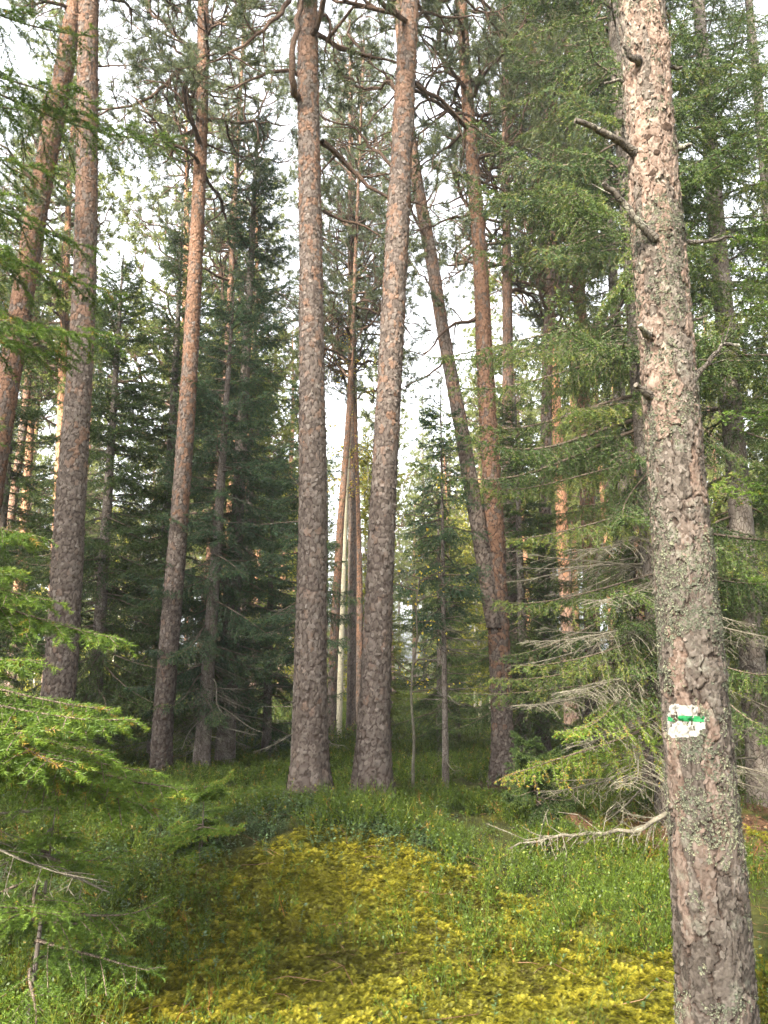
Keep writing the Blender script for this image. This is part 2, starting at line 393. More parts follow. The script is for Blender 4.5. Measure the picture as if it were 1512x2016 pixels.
def dead_branch(L, seed, mb, org, az, tilt, lich=True, r=.012, dens=1.0):
    """bare lower branch with broken side twigs hung with lichen"""
    Wk, Sg = spruce_branch(L, seed, .07 / dens, .35, r, .18, .1, .09, .1, .40)
    Wk, Sg = place(Wk, Sg, L, 1, az, tilt, org); rng = R(seed)
    prisms(mb, Wk[:, :3], Wk[:, 3:6], Wk[:, 6], Wk[:, 7], 0, .4)
    keep = rng.random(len(Sg)) < .55; Sg = Sg[keep]
    prisms(mb, Sg[:, :3], Sg[:, 3:6], .0022, .0010, 0, .5)
    if lich:
        k2 = Sg[rng.random(len(Sg)) < .6]
        blades(mb, k2[:, :3], k2[:, 3:6], .5, .022, .035, .0035, 1.2, seed + 1, 1, .9, .25)
    return Sg
def spruce_trunk(H, r0, z_base, path=None, k=12, seed=0, stubs=True):
    mb = MB(); n = max(8, int(H / .4)); z = np.linspace(z_base, H, n)
    P = np.stack([0 * z, 0 * z, z], -1) if path is None else np.array([path(a) for a in z])
    rad = r0 * np.clip(1 - z / H, 0, 1) ** .8 + min(.008, r0 * .15); rad = rad + .3 * r0 * np.exp(-np.maximum(z, 0) / .2)
    tube(mb, P, rad, k, 0, .4, True, .05, seed)
    if stubs and H > 2:
        rng = R(seed + 3); m = int(H * 4)
        zs = rng.uniform(.6, H * .5, m); az = rng.uniform(0, 6.28, m)
        p0 = np.array([np.array([0, 0, a]) if path is None else path(a) for a in zs])
        d = np.stack([np.cos(az), np.sin(az), rng.uniform(-.3, .15, m)], -1); l = rng.uniform(.15, .6, m)
        prisms(mb, p0, p0 + d * l[:, None], .007, .002, 0, .4, 4)
    return mb

# ------------------------------------------------------------------ pine
def rotdir(d, ang, rng):
    r = rng.normal(size=3); r -= d * np.dot(r, d); r /= np.linalg.norm(r) + 1e-9
    return d * math.cos(ang) + r * math.sin(ang)
def grow(sk, p, d, length, r, level, rng, maxl=2, crook=.26, child=.75, up=.05):
    step = (.17, .13, .09)[min(level, 2)]; n = max(3, int(length / step)); st = length / n
    for i in range(n):
        d = nrm(d + rng.normal(0, crook, 3) + np.array([0, 0, up])); q = p + d * st
        ra, rb = r * (1 - i / n) ** .7 + .0022, r * (1 - (i + 1) / n) ** .7 + .0022
        sk.w.append((*p, *q, ra, rb)); p = q
        if level == maxl and i >= n - 2: tufts(sk, p, d, rng, (2, 4))
        if level < maxl and i >= 1 and rng.random() < child:
            grow(sk, p, rotdir(d, rng.uniform(.6, 1.2), rng), length * rng.uniform(.28, .5), rb * .68, level + 1, rng, maxl, crook, child, up)
    tufts(sk, p, d, rng)
def tufts(sk, p, d, rng, n=(5, 9)):
    for k in range(rng.integers(*n)):
        dd = nrm(d + rng.normal(0, .6, 3) + np.array([0, 0, .35])); l = rng.uniform(.07, .16)
        sk.s.append((*p, *(p + dd * l), rng.uniform(.1, .9)))
def smooth_poly(P, n):
    P = np.asarray(P, float); t = np.concatenate([[0], np.cumsum(np.linalg.norm(np.diff(P, axis=0), axis=1))]); u = np.linspace(0, t[-1], n)
    Q = np.stack([np.interp(u, t, P[:, i]) for i in range(P.shape[1])], -1)
    for _ in range(2):
        Q[1:-1] = .25 * Q[:-2] + .5 * Q[1:-1] + .25 * Q[2:]
    return Q
def limb(P, r0, r1, seed, sub=.75, sublen=.8, crook=.012, maxl=2, start=.25):
    """a limb along given points carrying crooked side twigs with needle tufts"""
    rng = R(seed); L = np.linalg.norm(np.diff(np.asarray(P), axis=0), axis=1).sum()
    n = max(6, int(L / .1)); Q = smooth_poly(P, n); Q[1:-1] += rng.normal(0, crook, (n - 2, 3))
    t = np.linspace(0, 1, n); rad = r0 + (r1 - r0) * t ** .8
    mb = MB(); tube(mb, Q, rad, 8, 0, .4, True, .10, seed)
    sk = Sk()
    if sub > 0:
        for i in range(int(n * start), n):
            if rng.random() < sub * .55:
                T = nrm(Q[min(i + 1, n - 1)] - Q[i - 1]); grow(sk, Q[i], rotdir(T, rng.uniform(.5, 1.3), rng), sublen * rng.uniform(.5, 1.1), rad[i] * .5, 1, rng, maxl)
        T = nrm(Q[-1] - Q[-2])
        for k in range(2): grow(sk, Q[-1], rotdir(T, rng.uniform(.1, .6), rng), sublen * rng.uniform(.6, 1), r1 * .8, 1, rng, maxl)
    return mb, sk
def finish_pine(mb, sk, seed, wmat, smat, spacing=.0068, ln=.055, wd=.0065):
    Wk, Sg = sk.W(), sk.S()
    if len(Wk): prisms(mb, Wk[:, :3], Wk[:, 3:6], Wk[:, 6], Wk[:, 7], wmat, .3, 4)
    if len(Sg): blades(mb, Sg[:, :3], Sg[:, 3:6], Sg[:, 6], spacing, ln, wd * 1.15, .75, seed + 9, smat, 1.0)
def pine_crown(path, z0, z1, n, seed, Lmax=2.6, r=.035, spacing=.0068, ln=.055, wd=.0065, up=.05, maxl=2, az_ok=None):
    rng = R(seed); sk = Sk()
    for i in range(n):
        f = rng.random() ** .8; z = z0 + (z1 - z0) * f; az = rng.uniform(0, 6.283)
        if az_ok is not None and not az_ok(z, az): continue
        L = Lmax * (1 - .55 * f) * rng.uniform(.5, 1.05); e = rng.uniform(-.25, .35) + .4 * f
        grow(sk, path(z), nrm(np.array([math.cos(az), math.sin(az), e])), L, r * 1.05 * (1 - .5 * f), 0, rng, maxl, .27, .78, up)
    mb = MB(); finish_pine(mb, sk, seed, 0, 1, spacing, ln, wd)
    return mb

# ------------------------------------------------------------------ modelled bark
def cellnoise(u, v, nc, seed):
    """anisotropic cells, periodic in u: returns F1, F2, id-random of the nearest cell"""
    iu, iv = np.floor(u), np.floor(v); f1 = np.full(u.shape, 9.); f2 = np.full(u.shape, 9.); rid = np.zeros(u.shape); z = np.zeros(u.shape)
    for a in (-1, 0, 1):
        for b in (-1, 0, 1):
            cu, cv = iu + a, iv + b; cm = np.mod(cu, nc)
            fx = cu + .1 + .8 * _h(cm, cv, z, seed); fy = cv + .1 + .8 * _h(cm, cv, z, seed + 1)
            d = np.sqrt((u - fx) ** 2 + (v - fy) ** 2); rr = _h(cm, cv, z, seed + 2)
            new = d < f1; f2 = np.where(new, f1, np.minimum(f2, d)); rid = np.where(new, rr, rid); f1 = np.where(new, d, f1)
    return f1, f2, rid
def bark_grid(P, rad, nu, dv, cell=(.06, .12), cdepth=.011, flake=(.024, .04), fdepth=.005, seed=0, lump=.06, soft=None, cw=.24, lobe=.6):
    """trunk skin whose plates, furrows and flakes are real relief. returns grid (nv,nu,3), attrs, z, theta"""
    P = np.asarray(P, float); t = np.concatenate([[0], np.cumsum(np.linalg.norm(np.diff(P, axis=0), axis=1))])
    nv = max(4, int(t[-1] / dv)); v = np.linspace(0, t[-1], nv)
    C = np.stack([np.interp(v, t, P[:, i]) for i in range(3)], -1)
    k = max(1, int(.5 / dv)); ker = np.ones(2 * k + 1) / (2 * k + 1)
    for i in range(2): C[:, i] = np.convolve(np.pad(C[:, i], k, mode='reflect', reflect_type='odd'), ker, 'valid')
    r = np.interp(v, t, np.asarray(rad, float)); Rm = float(r.mean())
    th = np.arange(nu) * 2 * math.pi / nu
    TH, VV = np.meshgrid(th, v); RR = np.repeat(r[:, None], nu, 1)
    X, Y = np.cos(TH) * Rm, np.sin(TH) * Rm
    nc = max(5, round(2 * math.pi * Rm / cell[0])); nf = max(9, round(2 * math.pi * Rm / flake[0]))
    wu = (fbm(X * 16, Y * 16, VV * 11, seed, 5) - .5); wv = (fbm(X * 13, Y * 13, VV * 9, seed + 20, 5) - .5)
    u1 = TH / (2 * math.pi) * nc + wu * 1.9; v1 = VV / cell[1] + wv * 1.7
    f1, f2, c1 = cellnoise(u1, v1, nc, seed + 40); edge = f2 - f1
    crack = sstep(.01, cw, edge)
    u2 = TH / (2 * math.pi) * nf + wu * 2.6; v2 = VV / flake[1] + wv * 2.4
    g1_, g2_, c2 = cellnoise(u2, v2, nf, seed + 60); e2 = sstep(.0, .22, g2_ - g1_)
    sft = np.ones_like(VV) if soft is None else np.repeat(np.interp(v, [0, t[-1]], soft)[:, None], nu, 1)
    rr = RR * (1 + lump * (fbm(X * 5, Y * 5, VV * 2.2, seed + 80, 2) - .5) * 2)
    rr = rr * (1 + lobe * np.exp(-np.maximum(VV - .32, 0) / .26) * np.clip((vnoise(np.cos(TH) * 1.9 + 7, np.sin(TH) * 1.9 + 7, 0 * TH + seed, seed + 5) - .35) * 2, -.3, 1.2))
    rr = rr - cdepth * (1 - crack) * sft + fdepth * ((c2 - .5) + .35 * (e2 - 1)) + .35 * fdepth * (c1 - .5) * 2 + .005 * (fbm(X * 60, Y * 60, VV * 40, seed + 90, 4) - .5)
    G = C[:, None] + np.stack([np.cos(TH) * rr, np.sin(TH) * rr, 0 * rr], -1)
    return G, dict(crack=1 - (1 - crack) * sft, cell=c1, flake=c2 * .6 + .4 * c1), C, r
def bark_flakes(mb, G, D, at, n, seed, w=(.005, .013), h=(.008, .026), lift=.003, skip=None, cmin=.35):
    rng = R(seed); nv, nu = G.shape[:2]; vi = rng.integers(1, nv - 1, n); ui = rng.integers(0, nu, n); k = at['crack'][vi, ui] > cmin
    if skip is not None: k &= ~skip[vi, ui]
    vi, ui = vi[k], ui[k]; n = len(vi)
    p = G[vi, ui]; dn = nrm(D[vi, ui] + rng.normal(0, .12, (n, 3))); e = nrm(np.cross(dn, [0, 0, 1.])); up = np.cross(e, dn); a = rng.normal(0, .45, n)[:, None]
    e, up = e * np.cos(a) + up * np.sin(a), up * np.cos(a) - e * np.sin(a); W = rng.uniform(*w, n)[:, None]; Hh = rng.uniform(*h, n)[:, None]; l = lift * rng.uniform(.3, 1.6, (n, 1)); s = rng.choice([-1, 1], n, p=[.7, .3])[:, None]
    j = lambda: rng.uniform(.7, 1.25, (n, 1))
    V = np.stack([p + e * W * .5 * j() + up * s * Hh * .35 * j() + dn * .0006, p + up * s * Hh * .52 * j() + dn * .0006, p - e * W * .5 * j() + up * s * Hh * .3 * j() + dn * .0006, p - e * W * .48 * j() - up * s * Hh * .3 * j() + dn * l, p - up * s * Hh * .5 * j() + dn * l * 1.3, p + e * W * .46 * j() - up * s * Hh * .32 * j() + dn * l], 1).reshape(-1, 3)
    b = np.arange(n)[:, None] * 6; fl = np.clip(at['flake'][vi, ui] + rng.normal(0, .22, n), 0, 1)
    mb.add(V, np.concatenate([b + [0, 1, 2, 3], b + [0, 3, 4, 5]]), 0, .5, crack=1., flake=np.repeat(fl, 6), cell=np.repeat(np.clip(at['cell'][vi, ui] + rng.normal(0, .12, n), 0, 1), 6))
def grid_faces(nv, nu):
    i = np.arange(nv - 1)[:, None]; j = np.arange(nu)[None]; j2 = (j + 1) % nu
    return np.stack([i * nu + j, i * nu + j2, (i + 1) * nu + j2, (i + 1) * nu + j], -1).reshape(-1, 4)
def trunk_px(pts, Y, top, base_drop=.35, flare=.35):
    """pixel centre line (x, y, width) at distance Y -> world path and radii, from below the ground to height top"""
    pts = sorted(pts, key=lambda p: -p[1]); P = np.array([px(x, y, Y) for x, y, w in pts]); r = np.array([w / FPX * depth(Y, y) / 2 for x, y, w in pts])
    gz = g1(P[0][0], Y); lo = np.array([P[0] + (P[0] - P[1]) / (P[0][2] - P[1][2]) * -(P[0][2] - gz + base_drop)]) if P[0][2] > gz - base_drop else np.zeros((0, 3))
    if len(lo): P = np.concatenate([lo, P]); r = np.concatenate([[r[0] * 1.04], r])
    if top > P[-1][2]:
        s = (P[-1] - P[-2]) / (P[-1][2] - P[-2][2]); s[:2] *= .6; sr = (top - P[-1][2])
        e = P[-1] + s * sr; P = np.concatenate([P, [(P[-1] + e) / 2, e]]); r = np.concatenate([r, [r[-1] * .62, .03]])
    zz = np.linspace(P[0][2], P[-1][2], 160); Q = np.stack([np.interp(zz, P[:, 2], P[:, i]) for i in (0, 1)] + [zz], -1); q = np.interp(zz, P[:, 2], r)
    for _ in range(10): q[1:-1] = .25 * q[:-2] + .5 * q[1:-1] + .25 * q[2:]; Q[1:-1, :2] = .25 * Q[:-2, :2] + .5 * Q[1:-1, :2] + .25 * Q[2:, :2]
    q = q * (1 + flare * np.exp(-np.maximum(zz - gz, 0) / .16))
    base = np.array([np.interp(gz, zz, Q[:, 0]), Y, gz])
    return Q, q, base, (lambda z: np.array([np.interp(z, zz, Q[:, 0]), np.interp(z, zz, Q[:, 1]), z])), (lambda z: float(np.interp(z, zz, q)))

# ================================================================== SETTING
def axis(lo, hi, flo, fhi, fine, g=1.16):
    a = list(np.arange(flo, fhi, fine)); s = fine
    while a[-1] < hi: s *= g; a.append(a[-1] + s)
    s = fine
    while a[0] > lo: s *= g; a.insert(0, a[0] - s)
    return np.array(a)
gx = axis(-130, 130, -4.6, 5.2, .04); gy = axis(-40, 190, 2.4, 9, .04)
GX, GY = np.meshgrid(gx, gy); GZ = gh(GX, GY)
def moss_mask(x, y):
    n = fbm(x * .9, y * .9, x * 0, 31, 3) - .5; n2 = fbm(x * 3.2, y * 3.2, x * 0, 37, 3) - .5
    front = 1 - sstep(4.55, 5.05, y + n * 1.3 + n2 * .5)
    mound = np.exp(-((x + .15) / 1.15) ** 2) * (1 - sstep(5.35, 5.9, y + n * 1.6)) * 1.15
    left = sstep(-1.55, -1.0, x + n * .8)
    m = np.maximum(front * (.35 + .65 * left), mound)
    spot = .55 * sstep(.62, .75, fbm(x * 1.1, y * 1.1, x * 0, 45, 3)) * np.exp(-((y - 6) / 6) ** 2)
    return np.clip(np.maximum(m, spot) * .95 + n2 * .6 + (fbm(x * 9, y * 9, x * 0, 39, 3) - .5) * .5, 0, 1)
def litter_mask(x, y):
    n = fbm(x * 1.5, y * 1.5, x * 0, 51, 3) - .5
    a = 1 - sstep(.7, 1.15, np.sqrt(((x - 2.9) / 1.5) ** 2 + ((y - 7.0) / .62) ** 2) + n * .9)
    b = .8 * (1 - sstep(.6, 1.1, np.sqrt(((x + 3.0) / .9) ** 2 + ((y - 10.6) / .7) ** 2) + n))
    for bx_, by_, br_ in ((-.67, 7.15, .42), (-.12, 7.35, .42), (-3.55, 8.2, .5), (-2.95, 10.4, .5), (1.5, 10.0, .45), (1.27, 3.0, .3), (3.95, 8.6, .7)):
        a = np.maximum(a, .85 * (1 - sstep(.6, 1.15, np.sqrt((x - bx_) ** 2 + (y - by_) ** 2) / br_ + n * 1.1)))
    return np.clip(np.maximum(a, b), 0, 1)
mb = MB(); mb.add(np.stack([GX, GY, GZ], -1).reshape(-1, 3), (lambda i, j, w: np.stack([i * w + j, i * w + j + 1, (i + 1) * w + j + 1, (i + 1) * w + j], -1).reshape(-1, 4))(np.arange(len(gy) - 1)[:, None], np.arange(len(gx) - 1)[None], len(gx)),
                  0, .5, mossy=moss_mask(GX, GY).ravel(), litter=litter_mask(GX, GY).ravel())
g = obj('ground', mb.mesh('ground', [M['ground']], True)); g['kind'] = 'structure'; g['label'] = 'uneven forest floor rising to a mossy mound'

def scatter(n, x0, x1, y0, y1, prob, seed):
    rng = R(seed); x = rng.uniform(x0, x1, n); y = rng.uniform(y0, y1, n)
    k = (np.abs(x) < .52 * y + .7) & (rng.random(n) < prob(x, y)); x, y = x[k], y[k]
    return np.stack([x, y, gh(x, y)], -1), rng
# moss: short feathery fronds
P, rng = scatter(380000, -2.4, 3.2, 2.7, 7.0, lambda x, y: sstep(.18, .6, moss_mask(x, y)) * np.clip(1.25 - (y - 3) * .13, .4, 1), 5)
n = len(P); az = rng.uniform(0, 6.283, n); tilt = rng.uniform(.1, 1.0, n); L = rng.uniform(.014, .040, n)
cl = .55 * fbm(P[:, 0] * 9, P[:, 1] * 9, P[:, 0] * 0, 71, 3) + .45 * fbm(P[:, 0] * 26, P[:, 1] * 26, P[:, 0] * 0, 73, 2); P[:, 2] += np.clip(cl - .36, 0, 1) * .12 + .001
d = np.stack([np.cos(az) * np.cos(tilt), np.sin(az) * np.cos(tilt), np.sin(tilt)], -1)
tt = np.clip(.02 + 1.5 * (cl - .22) + .3 * (fbm(P[:, 0] * 1.2, P[:, 1] * 1.2, P[:, 0] * 0, 79, 2) - .5) + rng.normal(0, .14, n) - .25 * sstep(.5, .7, fbm(P[:, 0] * 2.1, P[:, 1] * 2.1, P[:, 0] * 0, 77, 2)), 0, 1)
mb = MB()
for k in range(5):
    f = .12 + .19 * k; b = P + d * (L * f)[:, None] + np.stack([0 * L, 0 * L, -.35 * L * f * f], -1)
    sd = nrm(np.cross(d, [0, 0, 1.0])); up = np.cross(sd, d); l = L * (.42 - .055 * k)
    for s in (-1, 1):
        tip = b + sd * (s * l)[:, None] + d * (l * .7)[:, None] + up * (l * .15)[:, None]
        mb.add(np.stack([b - d * (L * .05)[:, None], b + d * (L * .06)[:, None], tip], 1).reshape(-1, 3), np.arange(3 * n).reshape(-1, 3), 0, np.repeat(np.clip(tt + .05 * k, 0, 1), 3))
o = obj('moss', mb.mesh('moss', [M['moss']])); o['kind'] = 'stuff'; o['label'] = 'yellow-green feather moss carpeting the foreground'
# bilberry: upright green twiglets with small leaves
def bil_prob(x, y):
    n = fbm(x * 1.3, y * 1.3, x * 0, 81, 3)
    return np.clip((1 - moss_mask(x, y) * .90) * sstep(.36, .52, n + .03) * (1 - .9 * litter_mask(x, y)), 0.015, 1)
def bilberry(P, rng, mb, hs, nst, nleaf, leaf, w):
    n = len(P); hv = fbm(P[:, 0] * 1.7, P[:, 1] * 1.7, P[:, 0] * 0, 91, 2)
    for s in range(nst):
        h = hs * (.45 + .9 * hv) * rng.uniform(.6, 1.2, n); az = rng.uniform(0, 6.283, n); le = rng.uniform(.1, .9, n)
        b = P + np.stack([rng.normal(0, .02, n), rng.normal(0, .02, n), -.01 + 0 * h], -1)
        d1 = np.stack([np.cos(az) * le, np.sin(az) * le, np.ones(n)], -1); mid = b + d1 * (h * .55)[:, None]
        d2 = nrm(d1 + np.stack([rng.normal(0, .45, n), rng.normal(0, .45, n), 0 * h], -1)); top = mid + d2 * (h * .5)[:, None]
        ti = np.clip(rng.normal(.55, .16, n), 0, 1)
        prisms(mb, b, mid, w, w * .8, 0, ti, 3); prisms(mb, mid, top, w * .8, w * .4, 0, np.clip(ti + .1, 0, 1), 3)
        for q in range(3):
            f = rng.uniform(.1, .8, n)[:, None]; bb = mid + (top - mid) * f; d3 = nrm(d2 + rng.normal(0, .5, (n, 3)) + [0, 0, .3]); prisms(mb, bb, bb + d3 * (h * .3)[:, None], w * .6, w * .3, 0, np.clip(ti + .1, 0, 1), 3)
        for q in range(nleaf):
            f = rng.uniform(.25, 1.05, n)[:, None]; c = np.where(f < .55, b + (mid - b) * f / .55, mid + (top - mid) * (f - .55) / .5) + rng.normal(0, .014, (n, 3))
            a = nrm(rng.normal(0, 1, (n, 3)) + [0, 0, .4]); e = nrm(np.cross(a, rng.normal(0, 1, (n, 3)))); l = leaf * rng.uniform(.6, 1.2, n)[:, None]
            V = np.stack([c, c + a * l * .5 + e * l * .28, c + a * l, c + a * l * .5 - e * l * .28], 1).reshape(-1, 3)
            mb.add(V, np.arange(4 * n).reshape(-1, 4), 0, np.repeat(np.clip(ti + rng.normal(.05, .15, n), 0, .985), 4))
mb = MB()
P, rng = scatter(11000, -4.2, 4.6, 3.0, 8.2, bil_prob, 6); bilberry(P, rng, mb, .19, 4, 8, .019, .0022)
P, rng = scatter(15000, -9, 9.5, 7.6, 15, bil_prob, 8); bilberry(P, rng, mb, .18, 3, 8, .027, .0032)
P, rng = scatter(14000, -20, 20, 14.5, 34, bil_prob, 9); bilberry(P, rng, mb, .34, 2, 5, .05, .006)
o = obj('bilberry_undergrowth', mb.mesh('bilberry', [M['bilberry']])); o['kind'] = 'stuff'; o['label'] = 'dense green bilberry twigs covering the ground'
# lingonberry: low leathery leaves
def lin_prob(x, y):
    a = 1.0 * np.exp(-((x + .75) / .9) ** 2 - ((y - 6.05) / .42) ** 2) + np.exp(-((x + 1.35) / .75) ** 2 - ((y - 6.0) / .7) ** 2) + .9 * np.exp(-((x + .25) / .65) ** 2 - ((y - 5.75) / .35) ** 2) + .8 * np.exp(-((x + .7) / .9) ** 2 - ((y - 6.6) / .5) ** 2) + .6 * np.exp(-((x + 2.2) / .8) ** 2 - ((y - 5.0) / .6) ** 2)
    return np.clip(a * sstep(.3, .6, fbm(x * 2.4, y * 2.4, x * 0, 101, 3) + .02) + .02, 0, 1)
P, rng = scatter(26000, -4, 3.5, 3.0, 8, lin_prob, 10); n = len(P); mb = MB()
hh = rng.uniform(.05, .16, n); az = rng.uniform(0, 6.283, n)
top = P + np.stack([np.cos(az) * .03, np.sin(az) * .03, hh], -1); prisms(mb, P, top, .0013, .001, 0, .2, 3)
for q in range(11):
    f = rng.uniform(.3, 1.05, n)[:, None]; c = P + (top - P) * f; a2 = rng.uniform(0, 6.283, n)
    a = nrm(np.stack([np.cos(a2), np.sin(a2), rng.uniform(-.1, .7, n)], -1)); e = nrm(np.cross(a, [0, 0, 1.]) + rng.normal(0, .25, (n, 3))); l = rng.uniform(.013, .026, n)[:, None]
    V = np.stack([c, c + a * l * .3 + e * l * .27, c + a * l * .75 + e * l * .25, c + a * l, c + a * l * .75 - e * l * .25, c + a * l * .3 - e * l * .27], 1).reshape(-1, 3)
    b = np.arange(n)[:, None] * 6; F = np.concatenate([b + [0, 1, 2, 5], b + [5, 2, 3, 4]]); mb.add(V, F, 0, np.repeat(np.clip(rng.normal(.5, .2, n), 0, 1), 6))
o = obj('lingonberry_undergrowth', mb.mesh('lingonberry', [M['lingon']])); o['kind'] = 'stuff'; o['label'] = 'low blue-green lingonberry leaves on the mound'
# litter: fallen leaves and dry needles
mb = MB()
P, rng = scatter(12000, -2.5, 6, 3, 9, lambda x, y: .022 + .9 * litter_mask(x, y), 12); n = len(P)
P[:, 2] += rng.uniform(.005, .03, n); a2 = rng.uniform(0, 6.283, n); a = np.stack([np.cos(a2), np.sin(a2), rng.normal(0, .3, n)], -1); e = nrm(np.cross(a, rng.normal(0, .35, (n, 3)) + [0, 0, 1.])); l = rng.uniform(.015, .045, n)[:, None]
mb.add(np.stack([P, P + a * l * .5 + e * l * .35, P + a * l + [0, 0, .006], P + a * l * .5 - e * l * .35], 1).reshape(-1, 3), np.arange(4 * n).reshape(-1, 4), 0, np.repeat(rng.random(n), 4))
P, rng = scatter(60000, -4, 6, 3, 12, lambda x, y: .9 * litter_mask(x, y), 13); n = len(P); P[:, 2] += .004; a2 = rng.uniform(0, 6.283, n); l = rng.uniform(.03, .09, n)[:, None]
q = P + np.stack([np.cos(a2), np.sin(a2), rng.uniform(-.02, .35, n)], -1) * l; e = np.stack([-np.sin(a2), np.cos(a2), 0 * a2], -1) * .0018
mb.add(np.stack([P - e, P + e, q], 1).reshape(-1, 3), np.arange(3 * n).reshape(-1, 3), 0, np.repeat(rng.random(n), 3))
P, rng = scatter(900, -2.5, 4, 3, 8, lambda x, y: .5 + 0 * x, 14); n = len(P); a2 = rng.uniform(0, 6.283, n); l = rng.uniform(.04, .22, n)[:, None]; P[:, 2] += .018; q = P + np.stack([np.cos(a2), np.sin(a2), rng.uniform(-.05, .3, n)], -1) * l; q2 = q + np.stack([np.cos(a2 + .5), np.sin(a2 + .5), rng.uniform(-.3, .3, n)], -1) * l * .5
prisms(mb, P, q, .0024, .0018, 0, rng.random(n), 4); prisms(mb, q, q2, .0018, .0009, 0, rng.random(n), 4)
o = obj('leaf_litter', mb.mesh('leaf_litter', [M['litter']])); o['kind'] = 'stuff'; o['label'] = 'brown fallen leaves and dry needles scattered on the ground'
# heather-like dry twigs among the moss
# ================================================================== THE MARKED PINE
Q, q, base, path, radf = trunk_px([(1413, 2016, 147), (1397, 1760, 139), (1379, 1512, 131), (1357, 1250, 118), (1338, 1008, 107), (1318, 750, 102), (1297, 504, 98), (1279, 250, 91), (1263, 0, 84)], 3.0, 14.0, .3, .25)
pine1 = thing('scots_pine', 'rough lichen-crusted pine trunk painted with a white blaze and green stripe', 'tree', base)
kv = Q[:, 2] < 5.2
G, at, C, rr = bark_grid(Q[kv], q[kv], 260, .0040, (.058, .34), .012, (.015, .026), .0085, 3, .04, (1.0, .45), .13, 0)
nv, nu = G.shape[:2]
# burls and knots on the stem
def swell(pix, amp, sig):
    global G
    c = px(*pix, 3.0); i = np.argmin(np.abs(C[:, 2] - c[2])); dx = c[0] - C[i][0]
    th = -math.acos(np.clip(dx / rr[i], -1, 1)); s = C[i] + np.array([math.cos(th), math.sin(th), 0]) * rr[i]
    dd = np.linalg.norm((G - s) * [1, 1, 1.2], axis=-1); w = amp * np.exp(-(dd / sig) ** 2); D = nrm((G - C[:, None]) * [1, 1, 0]); G = G + D * w[..., None]; return s, th
for pxy, a, s in (((1245, 112), .018, .035), ((1300, 108), .014, .03), ((1335, 290), .02, .03), ((1245, 292), .012, .03), ((1290, 465), .016, .05), ((1268, 655), .015, .03), ((1275, 770), .02, .035), ((1345, 770), .018, .035), ((1375, 1240), .022, .06), ((1330, 470), .012, .05), ((1395, 1320), .012, .05)):
    swell(pxy, a, s)
mb = MB(); mb.add(G.reshape(-1, 3), grid_faces(nv, nu), 0, .5, **{k: v.ravel() for k, v in at.items()})
hi = ~kv; tubeP = Q[hi]
G2, at2, _, _ = bark_grid(np.concatenate([Q[kv][-1:], Q[hi]]), np.concatenate([q[kv][-1:], q[hi]]), 40, .04, (.05, .08), .004, (.02, .03), .003, 4)
mb.add(G2.reshape(-1, 3), grid_faces(*G2.shape[:2]), 0, .5, **{k: v.ravel() for k, v in at2.items()})
# painted blaze: the outer skin of the plates, lifted by the thickness of the paint
D = nrm((G - C[:, None]) * [1, 1, 0]); cz = G - CAM
fwd = cz[..., 1] * cp + cz[..., 2] * sp; ipx = 756 + FPX * cz[..., 0] / fwd; ipy = 1008 - FPX * (-cz[..., 1] * sp + cz[..., 2] * cp) / fwd
face = D[..., 1] < .25
TH0 = np.arange(nu) * 2 * math.pi / nu; ZZ = C[:, 2][:, None] + 0 * ipx
wob = (fbm(G[..., 0] * 30, G[..., 1] * 30, G[..., 2] * 30, 5, 3) - .5)
inx = np.maximum(np.abs(ipx - 1346) - 21, 0) ; iny = np.maximum(np.abs(ipy - 1420) - 24, 0)
blob = (np.sqrt(inx ** 2 + iny ** 2) + wob * 14 < 9) | ((np.abs(ipx - 1385) + wob * 8 < 4) & (np.abs(ipy - 1421) + wob * 10 < 15))
blob &= face & (at['crack'] > .18)
stripe = face & (np.abs(ipy - 1415 + wob * 3) < 6.2) & (ipx > 1316) & (ipx < 1387) & (at['crack'] > .2)
def skin(mask, lift, name, mat, parent):
    F = grid_faces(nv, nu); ok = mask.ravel()[F].sum(1) >= 3; F = F[ok]; u, inv = np.unique(F, return_inverse=True)
    V = (G + D * lift).reshape(-1, 3)[u]; b = MB(); b.add(V, inv.reshape(F.shape), 0, .5); return obj(name, b.mesh(name, [mat], True, base), parent)
bark_flakes(mb, G, nrm((G - C[:, None]) * [1, 1, 0]), at, 17000, 19, (.005, .012), (.010, .028), .0036, (np.abs(ipx - 1352) < 52) & (np.abs(ipy - 1420) < 56) & face, .7)
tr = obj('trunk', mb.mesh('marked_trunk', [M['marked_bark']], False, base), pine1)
bl = skin(blob, .0016, 'trail_blaze', M['white_paint'], pine1); bl['label'] = 'white painted trail mark'
stp = skin(stripe, .0030, 'stripe', M['green_paint'], bl); stp['label'] = 'bright green painted stripe'
# lichen rosettes
rng = R(21); n = 110000; vi = rng.integers(2, nv - 2, n); ui = rng.integers(0, nu, n)
pt = G[vi, ui]; dn = D[vi, ui]; ang = np.arctan2(dn[:, 1], dn[:, 0])
f = .6 * fbm(pt[:, 0] * 7, pt[:, 1] * 7, pt[:, 2] * 5, 25, 4) + .4 * fbm(pt[:, 0] * 24, pt[:, 1] * 24, pt[:, 2] * 20, 26, 3); side = .5 + .5 * np.abs(dn[:, 0]); low = 1 - .55 * sstep(1.6, 3.6, pt[:, 2]); 
ring = np.exp(-((pt[:, 2] - px(1310, 455, 3)[2]) / .07) ** 2) * .22 + np.exp(-((pt[:, 2] - px(1370, 1235, 3)[2]) / .05) ** 2) * .15
k = (f + .16 * (side - .6) + ring + .05 * (low - .6) > .585) & (rng.random(n) < .6 * low + .12 + ring * 2) & ~blob[vi, ui] & (dn[:, 1] < .6)
pt, dn = pt[k], dn[k]; n = len(pt); mb = MB()
